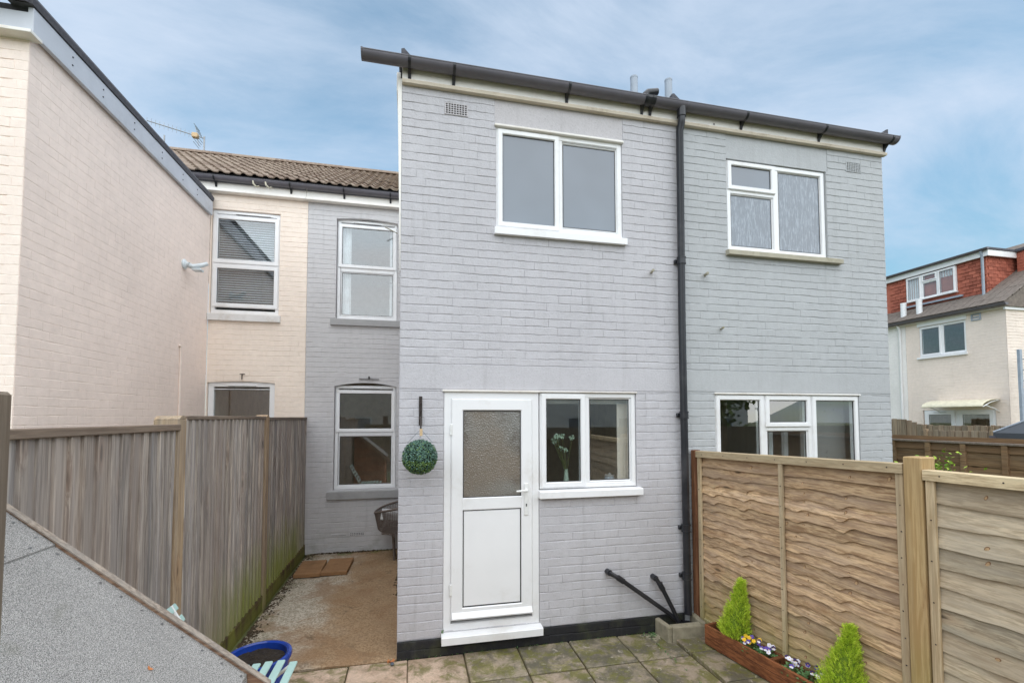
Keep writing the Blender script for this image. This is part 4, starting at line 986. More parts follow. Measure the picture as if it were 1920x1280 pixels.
# ------------------------------------------------------------------ right fence : waney lap panels
FD = Vector((.2095, -1.83, 0)).normalized(); FN = Vector((FD.y, -FD.x, 0))          # along the fence, and its face towards us (-x)
FO = Vector((2.862, -.03, 0))
def FT(off=0, z=0): return Matrix(((FD.x, -FN.x, 0, FO.x + FD.x * off), (FD.y, -FN.y, 0, FO.y + FD.y * off), (0, 0, 1, z), (0, 0, 0, 1)))
rfence = thing('lap_fence', 'brown fence of wavy overlapping boards behind the planter, golden post at its end', 'fence', (2.9, -.9, 0))
def lap_panel(off, ln, ztop, knots, mat, rows, step, zb0, rise=0, amp=1.0, seed=3, bats=()):
    km = MB(FT(off)); nm = MB(FT(off)); T = FT(off); r = random.Random(seed); r2_ = [r.random() for _ in range(9)]
    for j in range(rows + 1):
        n = 46; zt_ = ztop - .075 - step * j + step * .55; zl = zt_ - step * 1.62
        if zl < zb0 - .05: break
        vs = []; fs = []; ph = r.uniform(0, 6)
        if j == 0: zl = zt_ - step * 1.55
        for i in range(n + 1):
            x = ln * i / n; w = 0; kb = 0
            for (kx, ka) in knots:
                xx = (x - kx + .004 * j - .03 * (r2_[(j * 5 + int(kx * 10)) % 9] - .5)) / .045
                w += ka * amp * (.55 + .7 * r2_[j % 9]) * step * .27 * (xx * math.exp(.5 - xx * xx / 2) * (1.25 if xx < 0 else .6)) * (1 if j % 7 else .5)
                kb += .55 * math.exp(-xx * xx * 2.2)
            fade = max(0, min(1, j / 2.0)) * max(.15, min(1, (rows - j) / 4.0))
            lo = zl + w * fade * .9 + step * .07 * math.sin(x * 5 + ph) + .003 * mnoise.noise(Vector((x * 26, j * 3, seed)))
            up_ = rise * x / ln
            yk = -.006 * kb * fade
            hi = zt_ + step * .1
            lo += up_; hi += up_
            vs += [(x, .000 + .021, hi), (x, .010 + yk * .5, hi * .45 + lo * .55), (x, -.003 + yk, lo + .007), (x, -.003 + yk, lo + .002), (x, .014 + yk, lo)]
        for i in range(n):
            for q in range(4): a = i * 5 + q; fs.append((a, a + 5, a + 6, a + 1))
        mb = MB(T); mb.add(vs, fs); mb.build('lap_board', mat, rfence, smooth=True)
        for (kx, ka) in list(knots) + [(r.uniform(.1, ln - .1), .4)]:
            if r.random() < .45: continue
            x = kx + r.uniform(-.03, .03); zc = lo - rise + rise * x / ln + step * r.uniform(.3, .7); a_, b_ = r.uniform(.007, .013), r.uniform(.010, .022)
            if j == rows: continue
            n_ = 10; f_ = .35
            yk0 = -.0045 + .013 * min(1, max(0, (zc - (zl + rise * x / ln)) / (step * .78)))
            for s_, mi_ in ((1.0, 0), (.72, 1)):
                km.cur = mi_; yy = yk0 - (.0 if mi_ == 0 else .0007)
                km.add([(x + a_ * s_ * math.cos(2 * PI * q / n_) + .3 * b_ * s_ * math.sin(2 * PI * q / n_), yy, zc + b_ * s_ * math.sin(2 * PI * q / n_)) for q in range(n_)] + [(x, yy - .0005, zc)] + [(x + a_ * s_ * math.cos(2 * PI * q / n_) + .3 * b_ * s_ * math.sin(2 * PI * q / n_), yy + .012, zc + b_ * s_ * math.sin(2 * PI * q / n_)) for q in range(n_)], [(q, (q + 1) % n_, n_) for q in range(n_)] + [(q, n_ + 1 + q, n_ + 1 + (q + 1) % n_, (q + 1) % n_) for q in range(n_)])
        for x in [.022, ln - .022] + list(bats):
            if j % 2: nm.tube([(x + r.uniform(-.008, .008), -.0285 if x in bats else -.020, zl + .03), (x + .0, -.0312 if x in bats else -.0234, zl + .03)], .0042, 6)
    for q in range(7): nm.tube([(.08 + (ln - .16) * q / 6, -.03, ztop - .03 + rise * q / 6), (.08 + (ln - .16) * q / 6, -.0374, ztop - .03 + rise * q / 6)], .0045, 6)
    km.build('knots', [M['knot_rim'], M['knot_core']], rfence, kind='stuff'); nm.build('nail_heads', M['rust'], rfence, kind='stuff')
    mb = MB(T); mb.box(-.002, ln + .002, .024, .03, zb0 - .06, ztop - .05 + min(0, rise)); mb.build('panel_backing', M['lap'], rfence)
    for x in (0, ln - .045):
        mb = MB(T); mb.box(x, x + .045, -.022, .0, zb0 - .03, ztop - .055 + rise * x / ln, .003); mb.build('batten', M['lap_batten'], rfence)
    for x in bats:
        mb = MB(T); mb.box(x - .017, x + .017, -.030, -.006, zb0 - .02, ztop - .055 + rise * x / ln, .003); mb.build('batten', M['lap_batten'], rfence)
    mb = MB(T); vs = []
    for x in (-.004, ln + .004):
        for (yy, zz) in ((-.036, -.06), (-.036, -.004), (-.032, 0), (.04, 0), (.04, -.06)): vs.append((x, yy, ztop + zz + rise * max(0, x) / ln))
    fs = [(i, (i + 1) % 5, 5 + (i + 1) % 5, 5 + i) for i in range(5)] + [(0, 1, 2, 3, 4), (9, 8, 7, 6, 5)]
    mb.add(vs, fs); mb.build('top_rail', M['lap_frame'], rfence)
    mb = MB(T); mb.box(.05, ln - .05, -.024, .0, zb0 - .03, zb0 + .02, .003); mb.build('bottom_rail', M['lap_frame'], rfence)
lap_panel(.05, 1.785, 1.728, [(.24, .9), (.60, 1.0), (1.10, .8), (1.44, 1.25)], M['lap'], 20, .080, .12, .045, 1.0, 3, bats=(.93,))
lap_panel(1.948, 1.80, 1.748, [(.28, .35), (.55, -.4), (1.2, .3)], M['lap_grey'], 14, .118, .12, 0, .35, 8)
mb = MB(FT(1.842)); mb.box(.0, .096, -.034, .10, -.1, 1.818, .006); mb.build('post', M['new_post'], rfence)
mb = MB(FT(.0)); mb.box(-.012, .045, -.045, .03, -.05, 1.735, .006); mb.build('post', M['red_post'], rfence)
mb = MB(FT(3.78)); mb.box(.0, .10, -.04, .06, -.1, 1.80, .006); mb.build('post', M['new_post'], rfence)

# ------------------------------------------------------------------ gully surround
gl = thing('gully_surround', 'low old concrete surround of the drain under the black downpipe', 'drain surround', (2.6, -.1, 0))
def slabbox(name, a, b, th, h, z0=-.03):
    a, b = Vector(a), Vector(b); d = (b - a).normalized(); n = Vector((-d.y, d.x, 0)) * th
    mb = MB(); P = [a, b, b + n, a + n]; vs = [(p.x, p.y, z0) for p in P] + [(p.x, p.y, h + R.uniform(-.006, .006)) for p in P]
    mb.add(vs, [(0, 3, 2, 1), (4, 5, 6, 7), (0, 1, 5, 4), (1, 2, 6, 5), (2, 3, 7, 6), (3, 0, 4, 7)])
    o = mb.build(name, M['hopper'], gl); bv = o.modifiers.new('b', 'BEVEL'); bv.width = .012; bv.segments = 2; return o
slabbox('side_kerb', (2.40, -.02, 0), (2.415, -.235, 0), .045, .14); slabbox('front_kerb', (2.462, -.235, 0), (2.80, -.245, 0), .07, .135); slabbox('side_kerb', (2.80, -.245, 0), (2.83, -.02, 0), .05, .15)
mb = MB(); mb.box(2.44, 2.81, -.18, -.015, -.03, .015); mb.build('gully_floor', M['hole'], gl)
mb = MB(); mb.tube([(2.70, -.1, .03), (2.70, -.1, .09)], .055, 16, False); mb.tube([(2.70, -.1, .085), (2.70, -.1, .095)], .06, 16, False); mb.build('gully_pot', M['black_pipe'], gl, smooth=True)

# ------------------------------------------------------------------ planter with plants
PD = Vector((.165, -1.0, 0)).normalized(); PN = Vector((-PD.y, PD.x, 0)) * 1
PO = Vector((2.692, -.372, 0))
def PT(): return Matrix(((PD.x, -PD.y, 0, PO.x), (PD.y, PD.x, 0, PO.y), (0, 0, 1, 0.022), (0, 0, 0, 1)))
pt = thing('planter_trough', 'long brown stained timber planter against the lapped fence', 'planter', (2.8, -.9, 0))
PL, PW = 1.75, .165
for z in (.012, .098):
    for (a, b) in ((0, .022), (PW - .022, PW)):
        mb = MB(PT()); mb.box(0, PL, a, b, z, z + .083, .003); mb.build('side_board', M['planter'], pt)
    for x in (.0, PL - .022):
        mb = MB(PT()); mb.box(x - .002, x + .02, .0225, PW - .0225, z, z + .083, .003); mb.build('end_board', M['planter'], pt)
mb = MB(PT()); mb.box(.64, .672, .0225, PW - .0225, .02, .185, .003); mb.build('divider', M['planter'], pt)
for (a, b) in ((.022, .638), (.674, PL - .024)):
    mb = MB(PT()); vs = []; fs = []; n = 24; mm = 5
    for i in range(n + 1):
        for j in range(mm + 1):
            x = a + (b - a) * i / n; y = .0235 + (PW - .047) * j / mm; vs.append((x, y, .118 + .022 * mnoise.noise(Vector((x * 22, y * 22, 1)))))
    for i in range(n):
        for j in range(mm): q = i * (mm + 1) + j; fs.append((q, q + 1, q + mm + 2, q + mm + 1))
    mb.add(vs, fs); mb.build('compost', M['soil'], pt)
for x in (.12, PL - .15):
    mb = MB(PT()); mb.box(x, x + .05, .01, PW - .01, -.02, .011); mb.build('foot', M['planter'], pt)
def pp(x, y, z): return PT() @ Vector((x, y, z))
def conifer(loc, h, rad, seed, label, lean=(0, 0)):
    t = thing('conifer', label, 'conifer', loc, 'lime green conifers in the planter'); r = random.Random(seed); L = Vector(loc)
    mb = MB(); mb.tube([L, L + Vector((lean[0] * .5, lean[1] * .5, h * .5)), L + Vector((lean[0], lean[1], h * .92))], .012, 6, True, .003); mb.build('trunk', M['bark'], t)
    mb = MB(); prof = [(.02, .02), (rad * .62, .10 * h), (rad * .70, .25 * h), (rad * .52, .6 * h), (rad * .12, .95 * h)]
    mb.lathe(L, prof, 10); mb.v = [p + Vector((lean[0], lean[1], 0)) * ((p.z - L.z) / h) for p in mb.v]; mb.build('inner_foliage', M['goldcore'], t)
    mb = MB()
    def R_(u): return rad * (min(1, u / .16) ** .6) * (1 - max(0, u - .16) ** 1.1 * 1.13)
    N = 3200
    for i in range(N):
        u = r.random() ** 1.05; a = r.uniform(0, 2 * PI); lump = 1 + .42 * mnoise.noise(Vector((math.cos(a) * 2, math.sin(a) * 2, u * 7 + seed)))
        rr = R_(u) * lump * r.uniform(.55, 1.06)
        p = L + Vector((math.cos(a) * rr + lean[0] * u, math.sin(a) * rr + lean[1] * u, u * h))
        d = Vector((math.cos(a) * r.uniform(.3, .8), math.sin(a) * r.uniform(.3, .8), r.uniform(.7, 1.3))) + Vector((r.uniform(-.4, .4), r.uniform(-.4, .4), 0)); d.normalize()
        s = d.cross(Vector((r.uniform(-1, 1), r.uniform(-1, 1), r.uniform(-1, 1)))).normalized(); l = r.uniform(.02, .06)
        w = l * .13
        mb.add([p - s * w * .5, p + s * w * .5, p + d * l], [(0, 1, 2)])
        for q in (.3, .55, .8):
            b = p + d * l * q
            for sg in (-1, 1):
                e = b + (d * .5 + s * sg) * l * .38 * (1.15 - q); mb.add([b - d * w * .4, b + d * w * .4, e], [(0, 1, 2)])
    mb.build('foliage', M['gold'], t, normals=False, kind='stuff')
conifer(pp(.25, .08, .12), .52, .115, 3, 'lime green conifer in the planter compartment nearest the house', (.03, -.07))
conifer(pp(1.13, .085, .12), .50, .135, 5, 'lime green conifer in the near planter compartment, cut by the picture edge', (.03, -.06))
def viola(loc, seed, cols, label, n=9, rad=.075):
    t = thing('viola_plant', label, 'flowers', loc, 'violas in the planter'); r = random.Random(seed); L = Vector(loc)
    mb = MB(); st = MB()
    for i in range(110):
        a = r.uniform(0, 2 * PI); rr = rad * math.sqrt(r.random()); z = r.uniform(.01, .085) * (1.1 - rr / rad * .5)
        p = L + Vector((math.cos(a) * rr, math.sin(a) * rr, z)); d = Vector((math.cos(a), math.sin(a), r.uniform(.0, .9))).normalized(); s = d.cross(Vector((0, 0, 1))).normalized(); l = r.uniform(.018, .034); w = l * .36
        nn = s.cross(d) * .004
        mb.add([p, p + d * l * .5 + s * w - nn, p + d * l, p + d * l * .5 - s * w - nn, p + d * l * .5 + nn], [(0, 1, 4), (1, 2, 4), (2, 3, 4), (3, 0, 4)])
    mb.build('leaves', M['viola_leaf'], t, normals=False, kind='stuff')
    for i in range(n):
        a = r.uniform(0, 2 * PI); rr = rad * .95 * math.sqrt(r.random()); p = L + Vector((math.cos(a) * rr, math.sin(a) * rr, r.uniform(.075, .125)))
        f = (Vector((-.75, -.55, .6)) + Vector((r.uniform(-.4, .4), r.uniform(-.4, .4), r.uniform(-.2, .3)))).normalized()
        uu = f.cross(Vector((0, 0, 1))).normalized(); vv = uu.cross(f); fm = MB(); c1, c2 = cols[r.randrange(len(cols))]
        for q in range(5):
            an = PI / 2 + q * 2 * PI / 5 + .2; cx = (uu * math.cos(an) + vv * math.sin(an)) * .0085; fm.cur = 1 if q in (0, 1, 4) else 0
            k = 7; fm.add([p + cx + f * .001 * q + (uu * math.cos(2 * PI * z / k) + vv * math.sin(2 * PI * z / k)) * .0088 for z in range(k)] + [p + cx + f * (.003 + .001 * q)], [(z, (z + 1) % k, k) for z in range(k)])
        fm.cur = 2; k = 6; fm.add([p + f * .006 + (uu * math.cos(2 * PI * z / k) + vv * math.sin(2 * PI * z / k)) * .003 for z in range(k)], [tuple(range(k))])
        fm.build('flower', [M[c1], M[c2], M['pet_y']], t, normals=False)
        st.tube([L + Vector((0, 0, .01)), (L + p) / 2 + Vector((0, 0, .02)), p], .0016, 4)
    st.build('stems', M['stem'], t, kind='stuff')
viola(pp(.43, .075, .12), 1, [('pet_p', 'pet_p'), ('pet_y', 'pet_y'), ('pet_w', 'pet_p'), ('pet_y', 'pet_y')], 'violas with yellow blooms beside the conifer nearest the house', 12)
viola(pp(.56, .08, .12), 2, [('pet_w', 'pet_d'), ('pet_w', 'pet_p'), ('pet_w', 'pet_w')], 'white and dark purple violas just before the planter divider', 9, .065)
viola(pp(.80, .075, .12), 3, [('pet_w', 'pet_p'), ('pet_w', 'pet_d'), ('pet_w', 'pet_w')], 'white and violet violas just past the planter divider', 9)
viola(pp(.93, .07, .12), 4, [('pet_w', 'pet_d'), ('pet_w', 'pet_w'), ('pet_p', 'pet_d')], 'violas with white blooms touching the cut off near conifer', 7)

# ------------------------------------------------------------------ topiary ball on its hook
hk = thing('wall_hook', 'twisted black iron hook on the wall left of the white door', 'hook', (.182, 0, 2.1))
mb = MB(); mb.box(.168, .196, -.012, .002, 1.99, 2.245, .003); mb.build('back_plate', M['rust'], hk)
mb = MB(); P = [(.182, -.012, 2.235), (.182, -.05, 2.25), (.182, -.12, 2.22), (.182, -.17, 2.13)]
for k in range(5): P.append((.182, -.19 + .02 * math.cos(k * PI / 4 + PI), 2.05 - .02 * math.sin(k * PI / 4)))
mb.tube([(.182, -.01, 2.03), (.180, -.07, 2.06), (.184, -.13, 2.05), (.182, -.18, 2.02), (.182, -.205, 1.985), (.182, -.20, 1.955), (.182, -.175, 1.95)], .007, 8)
mb.build('arm', M['rust'], hk, smooth=True)
mb = MB()
for k in range(24):
    a = k * .9; mb.tube([(.182 + .011 * math.cos(a), -.018 + .006 * math.sin(a), 2.0 + k * .0095), (.182 + .011 * math.cos(a + .9), -.018 + .006 * math.sin(a + .9), 2.0095 + k * .0095)], .004, 5)
mb.build('twist', M['rust'], hk)
BC = Vector((.176, -.2, 1.731)); BR = .143
tb = thing('topiary_ball', 'round artificial boxwood ball hanging from the iron hook', 'topiary ball', tuple(BC))
mb = MB(); mb.lathe(BC, [(BR * .9 * math.sin(PI * k / 12) + .0001, -BR * .9 * math.cos(PI * k / 12)) for k in range(13)], 24); mb.build('core', M['topcore'], tb, smooth=True)
r = random.Random(4); mb = MB()
for i in range(5200):
    z = r.uniform(-1, 1); a = r.uniform(0, 2 * PI); q = math.sqrt(1 - z * z); d = Vector((q * math.cos(a), q * math.sin(a), z))
    p = BC + d * BR * r.uniform(.9, 1.0); t_ = d.cross(Vector((r.uniform(-1, 1), r.uniform(-1, 1), r.uniform(-1, 1)))).normalized(); e = (d * r.uniform(.3, 1.1) + t_).normalized(); s = e.cross(d).normalized()
    l = r.uniform(.009, .0155); w = l * .42; mb.cur = 1 if (z < -.15 and r.random() < .6) else (1 if r.random() < .12 else 0)  # lime leaves, thicker on the lower part of the ball
    nn = s.cross(e) * .002
    mb.add([p, p + e * l * .5 + s * w, p + e * l, p + e * l * .5 - s * w], [(0, 1, 2, 3)])
mb.build('foliage', [M['topiary'], M['topiary_lime']], tb, normals=False, kind='stuff')
mb = MB(); top = Vector((.182, -.2, 1.962))
for sx in (-1, 1): mb.tube([top, BC + Vector((sx * .105, 0, .115))], .0016, 5)
mb.tube([top, BC + Vector((0, .05, .14))], .0016, 5); mb.build('wire', M['chain'], tb)
mb = MB(); mb.box(.172, .196, -.214, -.208, 1.905, 1.965, .001); mb.build('string_tag', M['jute'], tb)

# ------------------------------------------------------------------ small things on the ground
for (x0, x1, y0_, y1_, rot, lab) in ((-1.352, -1.03, 2.25, 2.82, .02, 'loose brown paving slab lying beside the board fence'), (-1.015, -.69, 2.26, 2.85, -.03, 'loose brown paving slab on its neighbour’s side away from the fence')):
    c = Vector(((x0 + x1) / 2, (y0_ + y1_) / 2, .02)); mb = MB(Matrix.Translation(c) @ Matrix.Rotation(rot, 4, 'Z') @ Matrix.Rotation(R.uniform(-.01, .01), 4, 'Y'))
    mb.box(-(x1 - x0) / 2, (x1 - x0) / 2, -(y1_ - y0_) / 2, (y1_ - y0_) / 2, 0, .05, .007); tag(mb.build('paving_slab', M['loose_slab'], None, org=c), lab, 'slab', 'loose slabs on the concrete path')
def pot():
    c = (-.962, -.415, 0); t = thing('plant_pot', 'cobalt blue glazed pot of bare soil between shed and fence foot', 'plant pot', c)
    mb = MB(); mb.lathe(c, [(.0, .0), (.15, .0), (.165, .02), (.20, .2), (.207, .29), (.205, .31), (.222, .32), (.228, .338), (.222, .356), (.205, .36), (.19, .352), (.188, .33), (.185, .29), (.0, .28)], 40); mb.build('pot', M['blue'], t, smooth=True)
    mb = MB(); vs = [(c[0], c[1], .315)]; fs = []
    for k in range(1, 7):
        for q in range(24): a = 2 * PI * q / 24; rr = .186 * k / 6; vs.append((c[0] + rr * math.cos(a), c[1] + rr * math.sin(a), .312 + .02 * mnoise.noise(Vector((rr * math.cos(a) * 18, rr * math.sin(a) * 18, 2)))))
    for q in range(24): fs.append((0, 1 + q, 1 + (q + 1) % 24))
    for k in range(5):
        for q in range(24): a = 1 + k * 24 + q; b = 1 + k * 24 + (q + 1) % 24; fs.append((a, a + 24, b + 24, b))
    mb.add(vs, fs); mb.build('compost', M['soil'], t)
    mb = MB(); rr_ = random.Random(8)
    for i in range(160):
        a = rr_.uniform(0, 2 * PI); q = .17 * math.sqrt(rr_.random()); p = Vector((c[0] + q * math.cos(a), c[1] + q * math.sin(a), .322)); d = Vector((rr_.uniform(-1, 1), rr_.uniform(-1, 1), rr_.uniform(-.1, .3))) * .012; mb.tube([p - d, p + d], .0012, 4)
    mb.build('bark_chips', M['rust'], t, kind='stuff')
pot()
def mint_chair():
    t = thing('garden_chair', 'pale mint slatted garden chair half hidden behind the felt roofed shed', 'chair', (-.95, -1.0, 0))
    ya, yb = -1.24, -.735
    for k, (x, z) in enumerate(((-1.08, .43), (-1.01, .428), (-.94, .43), (-.872, .436), (-.80, .44), (-.725, .438), (-.648, .425))):
        mb = MB(); mb.box(x - .024, x + .024, ya, yb + .004 * (k % 3), z, z + .016, .004); mb.build('seat_slat', M['mint'], t)
    for k in range(6):
        f = k / 5; x = -1.15 - .20 * f; z = .50 + .36 * f
        mb = MB(Matrix.Translation((x, 0, z)) @ Matrix.Rotation(-.55, 4, 'Y')); mb.box(-.008, .008, ya, yb, -.022, .022, .004); mb.build('back_slat', M['mint'], t)
    for y in (ya + .06, yb - .06):
        mb = MB(); mb.tube([(-.66, y, .0), (-.86, y, .42), (-1.15, y + .0, .42)], .011, 8); mb.build('leg', M['steel_white'], t)
        mb = MB(); mb.tube([(-1.12, y + .025, .0), (-.98, y + .025, .2), (-.67, y + .025, .425)], .011, 8); mb.build('leg', M['steel_white'], t)
        mb = MB(); mb.tube([(-1.10, y + .012, .41), (-1.36, y + .012, .88)], .011, 8); mb.build('back_post', M['steel_white'], t)
mint_chair()
def wicker():
    t = thing('wicker_chair', 'grey brown woven garden chair peeping out behind the extension corner', 'chair', (-.1, 2.9, 0))
    mb = MB(); n = 22
    # tub chair seen from its rounded end: weave of strands over a shell
    def shell(u, v):                                    # u 0..1 round the tub, v 0..1 upwards
        a = PI * .5 + u * PI; k = .88 + .12 * v; return Vector((-.02 + .385 * k * math.cos(a) * 1.0, 2.88 + .30 * k * math.sin(a), .37 + .10 * (1 - abs(u - .5) * 2) * (1 - v) + v * (.30 + .12 * (abs(u - .5) * 2))))
    N, Mv = 46, 22
    for i in range(N): mb.tube([shell(i / N, v / 6) for v in range(7)], .0035, 4)
    for j in range(Mv):
        for w in range(1): mb.tube([shell(i / 60, j / (Mv - 1)) + Vector((.003 if (i + j) % 2 else -.003, 0, 0)) for i in range(61)], .0042, 4)
    mb.build('woven_shell', M['rattan'], t, kind='stuff')
    mb = MB(); mb.tube([shell(i / 30, 1) for i in range(31)], .014, 8); mb.build('rim', M['rattan'], t, smooth=True)
    mb = MB(); vs = []; 
    mb.box(-.30, .25, 2.70, 3.06, .40, .43, .01); mb.build('seat', M['rattan'], t)
    for (x, y) in ((-.24, 2.74), (-.24, 3.02), (.2, 2.74), (.2, 3.02)):
        mb = MB(); mb.tube([(x * .5, 2.88 + (y - 2.88) * .8, .0), (x * .6, 2.88 + (y - 2.88) * .8, .40)], .016, 8); mb.build('leg', M['rattan'], t)
    bm = bmesh.new(); bmesh.ops.create_cube(bm, size=1); bmesh.ops.subdivide_edges(bm, edges=bm.edges[:], cuts=4, use_grid_fill=True)
    for v in bm.verts:
        q = v.co.copy(); k = 1 - .5 * max(abs(q.x), abs(q.y)) ** 3 * 4; v.co = Vector((q.x * .46, q.y * .30, q.z * .14 * max(.3, k)))
    cu = bpy.data.meshes.new('cushion'); bm.to_mesh(cu); bm.free(); cu.materials.append(M['cushion']); cu.polygons.foreach_set('use_smooth', [True] * len(cu.polygons))
    o = bpy.data.objects.new('cushion', cu); C.objects.link(o); o.location = (-.08, 2.82, .64); o.rotation_euler = (0, .12, 0); tag(o, 'pale cushion lying in the woven chair by the rear wall', 'cushion')
wicker()
def litter():
    mb = MB()
    r = random.Random(3)
    for q in range(4):
        a = r.uniform(0, 6); c = Vector((-.05 + r.gauss(0, .02), -.02 + r.gauss(0, .012), .012)); d = Vector((math.cos(a), math.sin(a), .3)); s = Vector((-d.y, d.x, .1))
        mb.add([c - d * .022, c + s * .012, c + d * .024, c - s * .012], [(0, 1, 2), (0, 2, 3)])
    o = mb.build('dead_leaf', M['dead_leaf'], None, org=Vector((-.05, -.02, 0)), normals=False); tag(o, 'crumpled orange leaf at the foot of the house corner', 'leaf')
    mb = MB(); mb.lathe((0, 0, 0), [(.0001, -.011), (.012, -.008), (.017, 0), (.012, .009), (.0001, .011)], 10); mb.v = [Vector((-.035, -.075, .012)) + p for p in mb.v]
    tag(mb.build('pebble', M['pebble'], None, smooth=True, org=Vector((-.035, -.075, 0))), 'blue grey pebble beside the orange leaf at the house corner', 'pebble')
litter()
# ornament in the kitchen window
def vase():
    t = thing('flower_vase', 'pale vase with white flowers inside the kitchen window', 'vase', (1.62, .22, 1.40))
    mb = MB(); mb.lathe((1.60, .22, 1.30), [(.0, 0), (.03, 0), (.032, .1), (.02, .2), (.016, .24), (.02, .25)], 14); mb.build('vase', M['vase'], t, smooth=True)
    r = random.Random(2); mb = MB(); st = MB()
    for k in range(9):
        p = Vector((1.55 + r.gauss(0, .045), .22 + r.gauss(0, .03), 1.83 + r.gauss(0, .07))); st.tube([(1.60, .22, 1.5), p], .004, 5)
        for q in range(16):
            d = Vector((r.gauss(0, 1), r.gauss(0, 1), r.gauss(0, 1))).normalized(); s = d.cross(Vector((r.gauss(0, 1), r.gauss(0, 1), .3))).normalized() * .012; mb.add([p, p + d * .02 + s, p + d * .032, p + d * .02 - s], [(0, 1, 2, 3)])
    mb.build('blossom', M['vase'], t, normals=False, kind='stuff'); st.build('stems', M['stem'], t, kind='stuff')
    t2 = thing('storage_jar', 'small grey jar on the sill inside the kitchen window', 'jar', (2.06, .2, 1.30)); mb = MB(); mb.lathe((2.06, .22, 1.30), [(.0, 0), (.05, 0), (.055, .02), (.055, .15), (.045, .17)], 16); mb.build('jar', M['flue'], t2, smooth=True); mb = MB(); mb.lathe((2.06, .22, 1.471), [(.0, .03), (.012, .03), (.014, .012), (.05, .01), (.05, 0), (.0, 0)], 16); mb.build('lid', M['sill_grey'], t2, smooth=True)
    mb = MB(); mb.box(1.30, 2.22, .115, .145, 2.19, 2.30, .004); mb.build('blind_cassette', M['curtain'], house)
    mb = MB(); mb.box(2.10, 2.23, .12, .135, 1.30, 2.2, .003); mb.build('side_curtain', M['paint_cream'], house)
    mb = MB(); mb.box(.3, 2.6, 2.2, 2.55, 1.75, 2.4, .006); mb.build('wall_cupboard', M['upvc'], house)
    mb = MB(); mb.box(.3, 2.6, 1.95, 2.58, .2, 1.08, .006); mb.build('kitchen_unit', M['shed_trim'], house)
    mb = MB(); mb.box(1.29, 2.23, .11, .36, 1.27, 1.30, .004); mb.build('inner_sill', M['upvc'], house)
vase()

# ------------------------------------------------------------------ far right: gardens and houses
def plain_fence(name, label, x, ya, yb, ztop, vertical, post_y, mat, postmat, zfun=None, cap=True):
    t = thing(name, label, 'fence', (x, (ya + yb) / 2, 0))
    if vertical:
        y = yb
        while y < ya:
            zt = (zfun(y) if zfun else ztop) + R.uniform(-.012, .012)
            mb = MB(); mb.box(x + R.uniform(-.006, .006), x + .03, y + .004, y + .118, 0, zt, .003); mb.build('fence_board', M[mat], t); y += .124
    else:
        z = .05
        while z < ztop - .03:
            mb = MB(); mb.prism([(x - .006 + R.uniform(-.003, .003), z), (x + .028, z), (x + .028, z + .168), (x + .012, z + .168)], 'y', yb, ya); mb.build('fence_board', M[mat], t); z += .16
    for y in post_y:
        mb = MB(); mb.box(x - .03, x + .03, y - .028, y + .028, 0, (zfun(y) if zfun else ztop) + .02, .005); mb.build('post', M[postmat], t)
    if cap:
        mb = MB(); mb.box(x - .04, x + .05, yb, ya, ztop - .005, ztop + .022, .004); mb.build('capping', M['fence_cap2'], t)
    return t
plain_fence('far_fence', 'brown fence of level boards just beyond the lapped fence', 6.5, 1.05, -3.2, 1.745, False, (.86, .44, .06, -.33, -1.2, -2.1, -3.0), 'far_lap', 'far_lap')
plain_fence('far_fence', 'fence of upright grey boards behind the level boarded one', 10, 3.05, -1.5, 1.80, True, (2.95, 1.9, .7), 'far_vert', 'fence_post', cap=False)
plain_fence('far_fence', 'old upright board fence with a dipping top before the white far wall', 13, 6.6, 3.2, 1.86, True, (6.5, 5.1, 3.7), 'far_vert', 'fence_post', zfun=lambda y: 1.85 + .15 * max(0, min(1, (y - 5.15) / .35)), cap=False)
def shrub(loc, h, rad, seed, mat, label, n=240, leaf=.05, group=None, name='shrub', cat='shrub'):
    t = thing(name, label, cat, loc, group); r = random.Random(seed); L = Vector(loc); st = MB(); mb = MB()
    for k in range(7):
        a = r.uniform(0, 2 * PI); tip = L + Vector((math.cos(a) * rad * r.uniform(.2, .9), math.sin(a) * rad * r.uniform(.2, .9), h * r.uniform(.75, 1)))
        mid = (L + tip) / 2 + Vector((r.uniform(-.05, .05), r.uniform(-.05, .05), .1)); st.tube([L, mid, tip], .008, 5, True, .003)
        for i in range(n // 7):
            f = r.uniform(.45, 1.02) if h > 3 else r.uniform(.8, 1.02); p = (mid.lerp(tip, (f - .5) * 2) if f > .5 else L.lerp(mid, f * 2)) + Vector((r.gauss(0, .05), r.gauss(0, .05), r.gauss(0, .04)))
            d = Vector((r.gauss(0, 1), r.gauss(0, 1), r.uniform(-.2, 1))).normalized(); s = d.cross(Vector((r.gauss(0, 1), r.gauss(0, 1), 1))).normalized(); l = leaf * r.uniform(.6, 1.2)
            mb.add([p, p + d * l * .5 + s * l * .3, p + d * l, p + d * l * .5 - s * l * .3], [(0, 1, 2, 3)])
    st.build('stems', M['stem'], t); mb.build('foliage', M[mat], t, normals=False, kind='stuff')
shrub((5.95, .46, 0), 1.66, .22, 1, 'shrub', 'leafy green shrub close to the corner of the pale grey house', 420, .05, 'shrubs before the far brown fence')
shrub((5.95, .02, 0), 1.62, .09, 2, 'shrub', 'slim shrub second along the far brown fence', 140, .045, 'shrubs before the far brown fence')
shrub((5.95, -.10, 0), 1.70, .10, 3, 'shrub', 'tallest yellow green shrub before the far brown fence', 200, .045, 'shrubs before the far brown fence')
shrub((5.95, -.27, 0), 1.60, .08, 4, 'shrub', 'small low shrub furthest from the grey house along the fence', 130, .045, 'shrubs before the far brown fence')
shrub((11.12, 1.74, 0), 3.5, .18, 6, 'orange_leaf', 'orange leaved tree just entering at the picture edge by the ladder', 110, .16, None, 'young_tree', 'tree')
